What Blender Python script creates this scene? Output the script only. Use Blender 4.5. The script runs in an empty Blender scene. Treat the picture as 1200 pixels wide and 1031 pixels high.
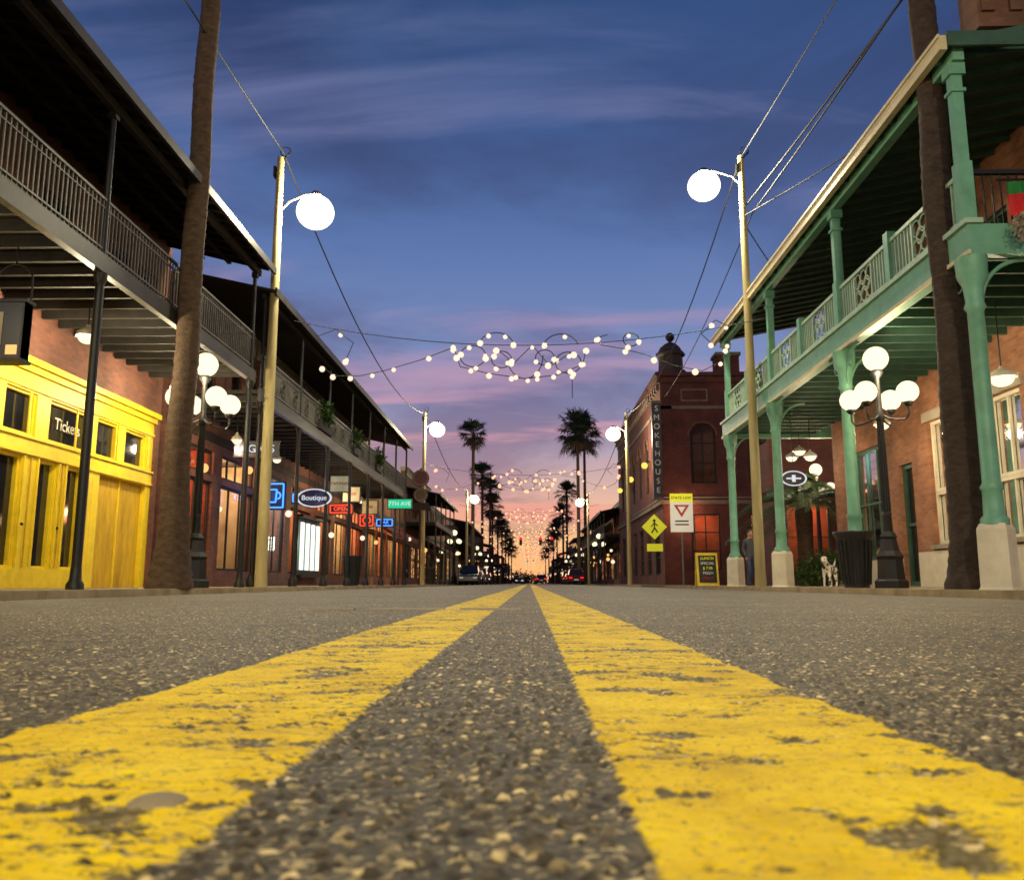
import bpy, math, random
import numpy as np
from mathutils import Vector, Matrix
R=random.Random(7)
S=bpy.context.scene
rad=math.radians
# ------------------------------------------------------------------ materials
def nt(name):
    m=bpy.data.materials.new(name); m.use_nodes=True
    n=m.node_tree; n.nodes.clear()
    return m,n,n.nodes,n.links
def ramp(N,stops,interp='LINEAR'):
    r=N.new('ShaderNodeValToRGB'); cr=r.color_ramp; cr.interpolation=interp
    while len(cr.elements)>1: cr.elements.remove(cr.elements[-1])
    cr.elements[0].position=stops[0][0]; c=stops[0][1]
    cr.elements[0].color=(*c,1) if hasattr(c,'__len__') else (c,c,c,1)
    for p,c in stops[1:]:
        e=cr.elements.new(p); e.color=(*c,1) if hasattr(c,'__len__') else (c,c,c,1)
    return r
def mth(N,L,op,a,b=None,c=None,clamp=False):
    n=N.new('ShaderNodeMath'); n.operation=op; n.use_clamp=clamp
    for i,x in enumerate((a,b,c)):
        if x is None: continue
        if isinstance(x,(int,float)): n.inputs[i].default_value=x
        else: L.new(x,n.inputs[i])
    return n.outputs[0]
def mixc(N,L,f,a,b,blend='MIX'):
    n=N.new('ShaderNodeMix'); n.data_type='RGBA'; n.blend_type=blend
    for s,x in ((0,f),(6,a),(7,b)):
        if isinstance(x,(int,float)): n.inputs[s].default_value=x
        elif isinstance(x,tuple): n.inputs[s].default_value=(*x,1)
        else: L.new(x,n.inputs[s])
    return n.outputs[2]
def mat(name,col,rough=.7,metal=0,var=.3,scale=2.5,bump=.15,bscale=40,stretch=(1,1,1),spec=.4):
    m,n,N,L=nt(name)
    o=N.new('ShaderNodeOutputMaterial'); p=N.new('ShaderNodeBsdfPrincipled'); L.new(p.outputs[0],o.inputs[0])
    tc=N.new('ShaderNodeTexCoord'); mp=N.new('ShaderNodeMapping'); mp.inputs['Scale'].default_value=stretch
    L.new(tc.outputs['Object'],mp.inputs[0])
    no=N.new('ShaderNodeTexNoise'); no.inputs['Scale'].default_value=scale; no.inputs['Detail'].default_value=5; no.inputs['Roughness'].default_value=.65
    L.new(mp.outputs[0],no.inputs[0])
    r=ramp(N,[(.3,tuple(c*(1-var) for c in col)),(.7,tuple(min(1,c*(1+var*.5)) for c in col))])
    L.new(no.outputs[0],r.inputs[0]); L.new(r.outputs[0],p.inputs['Base Color'])
    p.inputs['Roughness'].default_value=rough; p.inputs['Metallic'].default_value=metal
    p.inputs['Specular IOR Level'].default_value=spec
    if bump:
        n2=N.new('ShaderNodeTexNoise'); n2.inputs['Scale'].default_value=bscale; n2.inputs['Detail'].default_value=3
        L.new(mp.outputs[0],n2.inputs[0])
        b=N.new('ShaderNodeBump'); b.inputs['Strength'].default_value=bump; b.inputs['Distance'].default_value=.02
        L.new(n2.outputs[0],b.inputs['Height']); L.new(b.outputs[0],p.inputs['Normal'])
    return m
def emat(name,col,st,clear_=0):
    m,n,N,L=nt(name)
    o=N.new('ShaderNodeOutputMaterial'); e=N.new('ShaderNodeEmission'); e.inputs[0].default_value=(*col,1); e.inputs[1].default_value=st
    if clear_:
        t=N.new('ShaderNodeBsdfTransparent'); t.inputs[0].default_value=(clear_,)*3+(1,); a=N.new('ShaderNodeAddShader'); L.new(e.outputs[0],a.inputs[0]); L.new(t.outputs[0],a.inputs[1]); L.new(a.outputs[0],o.inputs[0])
    else: L.new(e.outputs[0],o.inputs[0])
    m.cycles.emission_sampling='NONE'
    return m
def brick(name,c1,c2,mo,axis):
    m,n,N,L=nt(name)
    o=N.new('ShaderNodeOutputMaterial'); p=N.new('ShaderNodeBsdfPrincipled'); L.new(p.outputs[0],o.inputs[0])
    tc=N.new('ShaderNodeTexCoord'); s=N.new('ShaderNodeSeparateXYZ'); L.new(tc.outputs['Object'],s.inputs[0])
    c=N.new('ShaderNodeCombineXYZ'); L.new(s.outputs[1 if axis=='X' else 0],c.inputs[0]); L.new(s.outputs[2],c.inputs[1])
    b=N.new('ShaderNodeTexBrick'); L.new(c.outputs[0],b.inputs[0])
    b.inputs['Scale'].default_value=1; b.inputs['Brick Width'].default_value=.23; b.inputs['Row Height'].default_value=.085
    b.inputs['Mortar Size'].default_value=.008; b.inputs['Mortar Smooth'].default_value=.2
    b.inputs['Color1'].default_value=(*c1,1); b.inputs['Color2'].default_value=(*c2,1); b.inputs['Mortar'].default_value=(*mo,1)
    no=N.new('ShaderNodeTexNoise'); no.inputs['Scale'].default_value=.9; no.inputs['Detail'].default_value=7; L.new(tc.outputs['Object'],no.inputs[0])
    r=ramp(N,[(.3,.5),(.7,1.0)]); L.new(no.outputs[0],r.inputs[0])
    L.new(mixc(N,L,1.0,b.outputs[0],r.outputs[0],'MULTIPLY'),p.inputs['Base Color'])
    p.inputs['Roughness'].default_value=.85
    bu=N.new('ShaderNodeBump'); bu.inputs['Strength'].default_value=.5; bu.inputs['Distance'].default_value=.01; bu.invert=True
    L.new(b.outputs['Fac'],bu.inputs['Height']); L.new(bu.outputs[0],p.inputs['Normal'])
    return m
def litglass(name,c_hi,c_lo,st,scale=2.0,thr=.5):
    m,n,N,L=nt(name)
    o=N.new('ShaderNodeOutputMaterial'); p=N.new('ShaderNodeBsdfPrincipled'); L.new(p.outputs[0],o.inputs[0])
    p.inputs['Base Color'].default_value=(.01,.01,.012,1); p.inputs['Roughness'].default_value=.06
    tc=N.new('ShaderNodeTexCoord'); mp=N.new('ShaderNodeMapping'); mp.inputs['Scale'].default_value=(1,1,1.3); L.new(tc.outputs['Object'],mp.inputs[0])
    v=N.new('ShaderNodeTexVoronoi'); v.inputs['Scale'].default_value=scale*2; v.distance='CHEBYCHEV'; L.new(mp.outputs[0],v.inputs[0])
    s=N.new('ShaderNodeSeparateColor'); L.new(v.outputs['Color'],s.inputs[0])
    r=ramp(N,[(thr-.22,tuple(c*.03 for c in c_lo)),(thr,c_lo),(thr+.4,c_hi)]); L.new(s.outputs[0],r.inputs[0])
    L.new(r.outputs[0],p.inputs['Emission Color']); p.inputs['Emission Strength'].default_value=st
    m.cycles.emission_sampling='NONE'
    return m
def clearglass():
    m,n,N,L=nt('clear_glass'); o=N.new('ShaderNodeOutputMaterial'); t=N.new('ShaderNodeBsdfTransparent'); t.inputs[0].default_value=(.85,.87,.85,1)
    g=N.new('ShaderNodeBsdfGlossy'); g.inputs['Roughness'].default_value=.04; f=N.new('ShaderNodeFresnel'); f.inputs[0].default_value=1.3
    x=N.new('ShaderNodeMixShader'); L.new(f.outputs[0],x.inputs[0]); L.new(t.outputs[0],x.inputs[1]); L.new(g.outputs[0],x.inputs[2]); L.new(x.outputs[0],o.inputs[0]); return m

iron=mat('black_iron',(.014,.014,.015),.45,.3,.3)
iron_rail=mat('weathered_iron',(.04,.037,.032),.5,.2,.4)
iron_grey=mat('grey_iron',(.13,.125,.11),.5,.2,.4)
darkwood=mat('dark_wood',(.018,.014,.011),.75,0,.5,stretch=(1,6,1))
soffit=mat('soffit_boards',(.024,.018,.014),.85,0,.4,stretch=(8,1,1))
yellow_p=mat('yellow_paint',(.78,.57,.016),.5,0,.16,scale=4,bump=.08)
ochre_p=mat('ochre_board',(.56,.34,.012),.6,0,.3,scale=3,stretch=(1,3,.6))
glass=mat('dark_glass',(.012,.013,.015),.06,0,.4,bump=0,spec=.8)
clear=clearglass()
brickX=brick('red_brick_x',(.23,.075,.042),(.15,.05,.03),(.12,.09,.07),'X')
brickXo=brick('orange_brick_x',(.44,.18,.08),(.30,.11,.05),(.26,.2,.15),'X')
brickY=brick('dark_red_brick_y',(.17,.036,.026),(.11,.026,.02),(.08,.05,.04),'Y')
brickX2=brick('dark_red_brick_x',(.17,.036,.026),(.11,.026,.02),(.08,.05,.04),'X')
brickYo=brick('brown_brick_y',(.20,.08,.04),(.14,.055,.03),(.12,.09,.07),'Y')
stone=mat('pale_stone',(.30,.26,.20),.8,0,.3)
white_p=mat('white_paint',(.62,.57,.44),.5,0,.2)
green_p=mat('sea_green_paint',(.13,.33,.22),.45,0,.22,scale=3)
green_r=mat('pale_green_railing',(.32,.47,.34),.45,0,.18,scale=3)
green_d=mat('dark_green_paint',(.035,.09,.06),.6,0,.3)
cream=mat('cream_gutter',(.55,.48,.28),.5,0,.2)
polemat=mat('concrete_pole',(.42,.35,.16),.75,0,.35,stretch=(1,1,.25))
concrete=mat('concrete',(.30,.24,.15),.85,0,.4,scale=1.5,bump=.3,bscale=60)
kerbm=mat('kerb_concrete',(.36,.29,.17),.8,0,.4,scale=2,bump=.4)
plaster=mat('interior_plaster',(.50,.40,.27),.85,0,.2)
plaster_d=mat('interior_dark_panel',(.22,.08,.045),.8,0,.3)
bark=mat('palm_bark',(.085,.052,.03),.9,0,.55,scale=6,bump=.9,bscale=25,stretch=(1,1,2.2))
barkR=mat('palm_bark_dark',(.05,.032,.023),.9,0,.55,scale=6,bump=.9,bscale=25,stretch=(1,1,2.2))
frond=mat('palm_frond',(.03,.05,.018),.6,0,.5,scale=5,bump=0)
dead=mat('dead_frond',(.09,.06,.03),.8,0,.4,bump=0)
leaf=mat('leaves',(.05,.10,.025),.6,0,.6,scale=12,bump=0)
rubber=mat('rubber',(.015,.015,.015),.8)
bin_m=mat('black_plastic',(.015,.015,.015),.5)
wirem=mat('wire',(.012,.012,.015),.6,bump=0)
sw_=mat('letters_white',(.8,.8,.8),.5,bump=0)
globe=emat('lit_globe',(1.3,1.12,.70),1.25)
sodium=emat('street_light_glass',(1.6,1.42,.85),1.3,.75)
bulb=emat('warm_bulb',(1.15,.82,.60),1.25)
bulb_far=emat('warm_bulb_small',(1.25,.62,.34),1.35)
bulb_o=emat('orange_bulb',(1,.5,.16),1.4)
redl=emat('red_signal',(1.4,.02,.03),1.8)
greenl=emat('green_signal',(.05,1,.5),1.3)
taill=emat('tail_light',(1.4,.015,.01),1.6)
headl=emat('head_light',(1,.9,.7),1.5)
neonb=emat('blue_neon',(.08,.34,1.3),1.9)
neong=emat('green_lit_panel',(.02,.65,.30),1.0)
neonw=emat('white_tube',(.9,1,.85),1.4)
neonr=emat('red_neon',(1.2,.08,.04),1.5)
white_e=emat('lit_white_panel',(.8,.82,.9),.95)
amber=emat('amber',(1,.6,.1),1.6)
warmwin=litglass('warm_lit_window',(1,.5,.18),(.30,.10,.03),1.3)
redwin=litglass('red_lit_window',(1,.25,.1),(.2,.035,.02),.8,1.5,.55)
dimwin=litglass('dim_window',(.3,.2,.12),(.02,.018,.015),.35,1.3,.7)

# ------------------------------------------------------------------ mesh builder
class M:
    def __init__(s): s.v=[];s.f=[];s.mi=[];s.sm=[];s.mats=[]
    def m(s,mt):
        if mt not in s.mats: s.mats.append(mt)
        return s.mats.index(mt)
    def add(s,vs,fs,mt,smooth=False):
        o=len(s.v); s.v+= [tuple(v) for v in vs]; k=s.m(mt)
        for f in fs: s.f.append(tuple(i+o for i in f)); s.mi.append(k); s.sm.append(smooth)
    def box(s,x0,x1,y0,y1,z0,z1,mt):
        x0,x1=min(x0,x1),max(x0,x1); y0,y1=min(y0,y1),max(y0,y1); z0,z1=min(z0,z1),max(z0,z1)
        vs=[(x0,y0,z0),(x1,y0,z0),(x1,y1,z0),(x0,y1,z0),(x0,y0,z1),(x1,y0,z1),(x1,y1,z1),(x0,y1,z1)]
        s.add(vs,[(0,3,2,1),(4,5,6,7),(0,1,5,4),(1,2,6,5),(2,3,7,6),(3,0,4,7)],mt)
    def cyl(s,p0,p1,r0,r1,mt,n=10,smooth=True):
        p0=Vector(p0);p1=Vector(p1);d=(p1-p0)
        if d.length<1e-6: return
        d.normalize(); a=Vector((0,0,1)) if abs(d.z)<.9 else Vector((1,0,0))
        u=d.cross(a).normalized(); w=d.cross(u)
        vs=[]
        for p,r in ((p0,r0),(p1,r1)):
            for i in range(n):
                t=2*math.pi*i/n; vs.append(p+u*(math.cos(t)*r)+w*(math.sin(t)*r))
        s.add(vs,[(i,(i+1)%n,n+(i+1)%n,n+i) for i in range(n)],mt,smooth)
        s.add(vs[:n],[tuple(range(n))[::-1]],mt); s.add(vs[n:],[tuple(range(n))],mt)
    def path(s,pts,r,mt,n=6):
        for a,b in zip(pts[:-1],pts[1:]): s.cyl(a,b,r,r,mt,n)
    def lathe(s,c,prof,mt,n=16,smooth=True,jit=0):
        vs=[];k=len(prof)
        for r,z in prof:
            for i in range(n):
                t=2*math.pi*i/n; rr=r*(1+jit*R.uniform(-1,1)); vs.append((c[0]+rr*math.cos(t),c[1]+rr*math.sin(t),c[2]+z))
        fs=[(j*n+i,j*n+(i+1)%n,(j+1)*n+(i+1)%n,(j+1)*n+i) for j in range(k-1) for i in range(n)]
        s.add(vs,fs,mt,smooth); s.add(vs[-n:],[tuple(range(n))],mt); s.add(vs[:n],[tuple(range(n))[::-1]],mt)
    def sph(s,c,r,mt,nu=12,nv=8,sc=(1,1,1)):
        vs=[];
        for j in range(nv+1):
            p=math.pi*j/nv
            for i in range(nu):
                t=2*math.pi*i/nu; vs.append((c[0]+r*sc[0]*math.sin(p)*math.cos(t),c[1]+r*sc[1]*math.sin(p)*math.sin(t),c[2]-r*sc[2]*math.cos(p)))
        s.add(vs,[(j*nu+i,j*nu+(i+1)%nu,(j+1)*nu+(i+1)%nu,(j+1)*nu+i) for j in range(nv) for i in range(nu)],mt,True)
    def ring(s,c,Rr,r,mt,ax='X',n=16,t0=0,t1=2*math.pi,k=4):
        pts=[]
        for i in range(n+1):
            t=t0+(t1-t0)*i/n; a=Rr*math.cos(t);b=Rr*math.sin(t)
            pts.append((c[0],c[1]+a,c[2]+b) if ax=='X' else (c[0]+a,c[1],c[2]+b))
        s.path(pts,r,mt,k)
    def build(s,name,parent=None,loc=None):
        me=bpy.data.meshes.new(name); me.from_pydata(s.v,[],s.f)
        for m in s.mats: me.materials.append(m)
        me.polygons.foreach_set('material_index',s.mi); me.polygons.foreach_set('use_smooth',s.sm); me.update()
        o=bpy.data.objects.new(name,me); S.collection.objects.link(o)
        if parent: o.parent=parent
        if loc: o.location=loc
        return o
def emp(name,loc=(0,0,0)):
    o=bpy.data.objects.new(name,None); o.location=loc; o.empty_display_size=.3; S.collection.objects.link(o); return o
def inst(ob,name,parent=None,loc=(0,0,0),rz=0,sc=1):
    o=bpy.data.objects.new(name,ob.data); S.collection.objects.link(o); o.location=loc; o.rotation_euler=(0,0,rz); o.scale=(sc,)*3
    if parent:o.parent=parent
    return o
def text(body,loc,face,size,mt,parent,name='lettering',ext=.01):
    c=bpy.data.curves.new(name,'FONT'); c.body=body; c.size=size; c.extrude=ext; c.align_x='CENTER'; c.align_y='CENTER'
    c.materials.append(mt); o=bpy.data.objects.new(name,c); S.collection.objects.link(o); o.location=loc
    o.rotation_euler={'+X':(rad(90),0,rad(90)),'-Y':(rad(90),0,0),'-X':(rad(90),0,rad(-90))}[face]
    if parent:o.parent=parent
    return o
def light(name,loc,P,col,r=.25,parent=None):
    l=bpy.data.lights.new(name,'POINT'); l.energy=P; l.color=col; l.shadow_soft_size=r
    o=bpy.data.objects.new(name,l); o.location=loc; S.collection.objects.link(o)
    if parent:o.parent=parent
    return o
def wall(mb,ax,pos,depth,a0,a1,z0,z1,ops,mt):
    A=sorted(set([a0,a1]+[o[0] for o in ops]+[o[1] for o in ops])); Z=sorted(set([z0,z1]+[o[2] for o in ops]+[o[3] for o in ops]))
    A=[a for a in A if a0<=a<=a1]; Z=[z for z in Z if z0<=z<=z1]
    for i in range(len(A)-1):
        run=None
        for j in range(len(Z)-1):
            am=(A[i]+A[i+1])/2; zm=(Z[j]+Z[j+1])/2
            solid=not any(o[0]<am<o[1] and o[2]<zm<o[3] for o in ops)
            if solid:
                if run is None: run=Z[j]
            if (not solid or j==len(Z)-2) and run is not None:
                e=Z[j+1] if solid else Z[j]
                if ax=='X': mb.box(pos,pos+depth,A[i],A[i+1],run,e,mt)
                else: mb.box(A[i],A[i+1],pos,pos+depth,run,e,mt)
                run=None
def pane(mb,ax,pos,inw,a0,a1,z0,z1,fm,gm,nx=1,nz=1,fw=.07,rec=.14):
    def bx(A0,A1,Z0,Z1,d0,d1,m):
        if ax=='X': mb.box(pos+inw*d0,pos+inw*d1,A0,A1,Z0,Z1,m)
        else: mb.box(A0,A1,pos+inw*d0,pos+inw*d1,Z0,Z1,m)
    if gm is clear:
        d=rec+.04
        if ax=='X': mb.add([(pos+inw*d,a0,z0),(pos+inw*d,a1,z0),(pos+inw*d,a1,z1),(pos+inw*d,a0,z1)],[(0,1,2,3)],gm)
        else: mb.add([(a0,pos+inw*d,z0),(a1,pos+inw*d,z0),(a1,pos+inw*d,z1),(a0,pos+inw*d,z1)],[(0,1,2,3)],gm)
    else: bx(a0,a1,z0,z1,rec+.03,rec+.06,gm)
    bx(a0,a0+fw,z0,z1,rec-.05,rec+.028,fm); bx(a1-fw,a1,z0,z1,rec-.05,rec+.028,fm)
    bx(a0+fw,a1-fw,z0,z0+fw,rec-.05,rec+.028,fm); bx(a0+fw,a1-fw,z1-fw,z1,rec-.05,rec+.028,fm)
    for i in range(1,nx):
        a=a0+(a1-a0)*i/nx; bx(a-fw*.35,a+fw*.35,z0+fw,z1-fw,rec-.03,rec+.026,fm)
    for i in range(1,nz):
        z=z0+(z1-z0)*i/nz; bx(a0+fw,a1-fw,z-fw*.35,z+fw*.35,rec-.035,rec+.024,fm)
goods=[mat('goods_red',(.35,.04,.03),.6,bump=0),mat('goods_blue',(.05,.12,.35),.6,bump=0),mat('goods_cream',(.6,.5,.35),.6,bump=0),darkwood,mat('goods_teal',(.05,.25,.22),.6,bump=0),mat('goods_wood',(.22,.1,.04),.6,bump=0)]
def clutter(mb,side,xf,a0,a1,r,top=2.4):
    y=a0
    while y<a1-.4:
        w_=r.uniform(.5,1.1); k=r.random(); d=r.uniform(.6,1.25)
        if k<.45:
            x0=xf+side*1.45; x1=xf+side*1.72; mb.box(x0,x1,y,y+.04,0,2.2,goods[5]); mb.box(x0,x1,y+w_,y+w_+.04,0,2.2,goods[5])
            for i in range(5):
                z=.3+i*.42; mb.box(x0,x1,y+.04,y+w_,z,z+.03,goods[5]); q=y+.07
                while q<y+w_-.1:
                    ww=r.uniform(.05,.16); mb.box(x0+side*.05,x1,q,q+ww,z+.03,z+r.uniform(.12,.34),r.choice(goods)); q+=ww+.02
        elif k<.75:
            x0=xf+side*d; mb.box(x0,x0+side*.5,y,y+w_,.7,.75,goods[5]); mb.box(x0+side*.22,x0+side*.28,y+w_/2-.03,y+w_/2+.03,0,.7,iron)
            mb.lathe((x0+side*.25,y+w_/2,.75),[(.05,0),(.08,.15),(.03,.2),(.035,.3)],r.choice(goods),8); mb.box(x0+side*.0,x0+side*.04,y-.05,y+.3,.45,1.0,darkwood)
        else:
            mb.lathe((xf+side*d,y+.3,0),[(.12,0),(.05,.1),(.05,.85),(.16,.95),(.19,1.3),(.05,1.42),(.08,1.6),(.03,1.68)],r.choice(goods),10)
        mb.cyl((xf+side*1,y+.3,top+.15),(xf+side*1,y+.3,3.95),.008,.008,iron,4); mb.sph((xf+side*1,y+.3,top+.1),.09,globe,10,7)
        y+=w_+r.uniform(.3,.8)

# ------------------------------------------------------------------ camera
cd=bpy.data.cameras.new('camera'); cam=bpy.data.objects.new('camera',cd); S.collection.objects.link(cam); S.camera=cam
cd.sensor_width=36; cd.lens=30; cd.clip_start=.01; cd.clip_end=5000
cam.location=(0,0,.075); cam.rotation_euler=(rad(90+9.52),0,rad(1.15))
cd.dof.use_dof=True; cd.dof.focus_distance=2.0; cd.dof.aperture_fstop=16

# ------------------------------------------------------------------ sky
w=bpy.data.worlds.new('World'); S.world=w; w.use_nodes=True
N=w.node_tree.nodes; L=w.node_tree.links; N.clear()
wo=N.new('ShaderNodeOutputWorld'); bg=N.new('ShaderNodeBackground'); L.new(bg.outputs[0],wo.inputs[0])
tc=N.new('ShaderNodeTexCoord'); sp=N.new('ShaderNodeSeparateXYZ'); L.new(tc.outputs['Generated'],sp.inputs[0])
zz=sp.outputs[2]
front=ramp(N,[(0,(1.2,.60,.20)),(.05,(1.15,.64,.29)),(.09,(.95,.56,.40)),(.135,(.60,.45,.50)),(.19,(.35,.37,.58)),(.27,(.21,.29,.56)),(.38,(.12,.205,.47)),(.49,(.065,.135,.355)),(.62,(.032,.078,.225)),(1,(.01,.025,.09))])
back=ramp(N,[(0,(.10,.11,.21)),(.2,(.06,.085,.23)),(1,(.01,.025,.09))])
L.new(zz,front.inputs[0]); L.new(zz,back.inputs[0])
base=mixc(N,L,mth(N,L,'MULTIPLY_ADD',sp.outputs[1],.55,.5,clamp=True),back.outputs[0],front.outputs[0])
den=mth(N,L,'ADD',mth(N,L,'MAXIMUM',zz,0.0),.12)
cx=mth(N,L,'DIVIDE',sp.outputs[0],den); cy=mth(N,L,'DIVIDE',sp.outputs[1],den)
cc=N.new('ShaderNodeCombineXYZ'); L.new(cx,cc.inputs[0]); L.new(cy,cc.inputs[1])
def cloud(scale,stretch,rot,loc,lo,hi,mx,det=7,dist=.6):
    mpc=N.new('ShaderNodeMapping'); mpc.inputs['Location'].default_value=loc; mpc.inputs['Scale'].default_value=stretch; mpc.inputs['Rotation'].default_value=(0,0,rad(rot)); L.new(cc.outputs[0],mpc.inputs[0])
    cl=N.new('ShaderNodeTexNoise'); cl.inputs['Scale'].default_value=scale; cl.inputs['Detail'].default_value=det; cl.inputs['Roughness'].default_value=.55; cl.inputs['Distortion'].default_value=dist; L.new(mpc.outputs[0],cl.inputs[0])
    cf=ramp(N,[(lo,0.0),(hi,mx)]); cf.color_ramp.interpolation='EASE'; L.new(cl.outputs[0],cf.inputs[0]); return cf.outputs[0]
dk=ramp(N,[(0,(.8,.36,.22)),(.12,(.40,.24,.32)),(.22,(.17,.16,.32)),(.35,(.075,.10,.25)),(.6,(.022,.045,.135))]); L.new(zz,dk.inputs[0])
lt=ramp(N,[(0,(1.1,.46,.24)),(.1,(1.0,.42,.34)),(.17,(.82,.40,.48)),(.26,(.46,.33,.53)),(.38,(.25,.26,.50)),(.6,(.10,.15,.32))]); L.new(zz,lt.inputs[0])
skyc=mixc(N,L,cloud(.8,(1,.7,1),25,(3.3,1.7,0),.43,.63,.85),base,dk.outputs[0])
skyc=mixc(N,L,cloud(1.15,(.6,1.4,1),-18,(.6,4.2,0),.46,.64,.85,8,.9),skyc,lt.outputs[0])
ns=N.new('ShaderNodeTexSky'); ns.sky_type='NISHITA'; ns.sun_disc=False; ns.sun_elevation=rad(-1.5); ns.sun_rotation=0
add=mixc(N,L,.02,skyc,ns.outputs[0],'ADD')
L.new(add,bg.inputs[0]); bg.inputs[1].default_value=.88
sl=bpy.data.lights.new('sun','SUN'); sl.energy=.05; sl.angle=rad(8); sl.color=(1,.6,.35)
so=bpy.data.objects.new('sun',sl); so.rotation_euler=(rad(-86),0,0); S.collection.objects.link(so)

# ------------------------------------------------------------------ road
def road_mat():
    m,n,N,L=nt('asphalt_with_yellow_lines')
    o=N.new('ShaderNodeOutputMaterial'); p=N.new('ShaderNodeBsdfPrincipled'); L.new(p.outputs[0],o.inputs[0])
    tc=N.new('ShaderNodeTexCoord'); ob=tc.outputs['Object']; s=N.new('ShaderNodeSeparateXYZ'); L.new(ob,s.inputs[0])
    def noise(sc,det=4,rough=.6,stretch=None,loc=None,dist=0):
        q=N.new('ShaderNodeTexNoise'); q.inputs['Scale'].default_value=sc; q.inputs['Detail'].default_value=det; q.inputs['Roughness'].default_value=rough; q.inputs['Distortion'].default_value=dist
        if stretch:
            mp=N.new('ShaderNodeMapping'); mp.inputs['Scale'].default_value=stretch
            if loc: mp.inputs['Location'].default_value=loc
            L.new(ob,mp.inputs[0]); L.new(mp.outputs[0],q.inputs[0])
        else: L.new(ob,q.inputs[0])
        return q.outputs[0]
    flat=N.new('ShaderNodeMapping'); flat.inputs['Scale'].default_value=(1,1,0); L.new(ob,flat.inputs[0])
    wn=N.new('ShaderNodeTexNoise'); wn.inputs['Scale'].default_value=140; wn.inputs['Detail'].default_value=1; L.new(flat.outputs[0],wn.inputs[0])
    wv=N.new('ShaderNodeVectorMath'); wv.operation='MULTIPLY_ADD'; L.new(wn.outputs['Color'],wv.inputs[0]); wv.inputs[1].default_value=(.006,.006,0); L.new(flat.outputs[0],wv.inputs[2])
    def vor(sc):
        v=N.new('ShaderNodeTexVoronoi'); v.voronoi_dimensions='2D'; v.inputs['Scale'].default_value=sc; v.inputs['Randomness'].default_value=1; L.new(wv.outputs[0],v.inputs[0]); return v
    v1=vor(165); v2=vor(430)
    c1=N.new('ShaderNodeSeparateColor'); L.new(v1.outputs['Color'],c1.inputs[0])
    c2=N.new('ShaderNodeSeparateColor'); L.new(v2.outputs['Color'],c2.inputs[0])
    st1=ramp(N,[(0,(.03,.025,.019)),(.5,(.06,.05,.036)),(.76,(.12,.10,.062)),(.9,(.34,.28,.16)),(1,(.72,.62,.38))]); L.new(c1.outputs[0],st1.inputs[0])
    st2=ramp(N,[(0,(.014,.012,.009)),(.6,(.045,.037,.025)),(.88,(.12,.10,.065)),(1,(.42,.36,.22))]); L.new(c2.outputs[0],st2.inputs[0])
    d1=ramp(N,[(.25,1.0),(.5,0.0)]); L.new(v1.outputs['Distance'],d1.inputs[0])
    pres=mth(N,L,'GREATER_THAN',c1.outputs[1],.48)
    sm=mth(N,L,'MULTIPLY',d1.outputs[0],pres)
    asph=mixc(N,L,sm,st2.outputs[0],st1.outputs[0])
    big=ramp(N,[(.3,.6),(.7,1.45)]); L.new(noise(1.3,6,.7),big.inputs[0])
    asph=mixc(N,L,1.0,asph,big.outputs[0],'MULTIPLY')
    asph=mixc(N,L,1.0,asph,(1.2,1.08,.86),'MULTIPLY')
    e=mth(N,L,'MULTIPLY_ADD',noise(60,3),.016,-.008)
    xx=mth(N,L,'ADD',s.outputs[0],e)
    def band(c,hw):
        a=mth(N,L,'ABSOLUTE',mth(N,L,'SUBTRACT',xx,c))
        mr=N.new('ShaderNodeMapRange'); mr.inputs[1].default_value=hw-.0012; mr.inputs[2].default_value=hw+.0012; mr.inputs[3].default_value=1; mr.inputs[4].default_value=0; L.new(a,mr.inputs[0]); return mr.outputs[0]
    line=mth(N,L,'MAXIMUM',band(-.182,.082),band(.113,.078))
    wa=noise(1,5,.6,(9,42,0),None,.3); cr=mth(N,L,'ABSOLUTE',mth(N,L,'SUBTRACT',wa,.5))
    crm=ramp(N,[(.009,1.0),(.02,0.0)]); L.new(cr,crm.inputs[0])
    gate=ramp(N,[(.42,0.0),(.49,1.0)]); L.new(noise(5,3,.5,(1,1.2,0),(2,5,0)),gate.inputs[0])
    crk=mth(N,L,'MULTIPLY',crm.outputs[0],gate.outputs[0])
    pa=ramp(N,[(.545,0.0),(.575,1.0)]); L.new(noise(1,7,.72,(11,16,0),(4.3,2.4,0)),pa.inputs[0])
    pt=ramp(N,[(.62,0.0),(.66,1.0)]); L.new(noise(330,2),pt.inputs[0])
    wear=mth(N,L,'MAXIMUM',mth(N,L,'MAXIMUM',crk,mth(N,L,'MULTIPLY',pa.outputs[0],.92)),mth(N,L,'MULTIPLY',pt.outputs[0],.6))
    paint=mth(N,L,'MULTIPLY',line,mth(N,L,'SUBTRACT',1.0,wear),clamp=True)
    yc=ramp(N,[(.3,(.48,.30,.002)),(.5,(.74,.50,.003)),(.75,(.90,.68,.012))]); L.new(noise(10,7,.75),yc.inputs[0])
    ysp=mixc(N,L,mth(N,L,'MULTIPLY',sm,.25),yc.outputs[0],(.45,.28,.003))
    col=mixc(N,L,paint,asph,ysp)
    L.new(col,p.inputs['Base Color'])
    p.inputs['Roughness'].default_value=.66
    L.new(mth(N,L,'MULTIPLY_ADD',paint,-.28,.42),p.inputs['Specular IOR Level'])
    dome=mth(N,L,'MULTIPLY',sm,mth(N,L,'MULTIPLY_ADD',c1.outputs[2],.0018,.0006))
    fine=mth(N,L,'MULTIPLY',mth(N,L,'SUBTRACT',.6,v2.outputs['Distance']),.0009)
    h=mth(N,L,'ADD',dome,fine)
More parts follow.
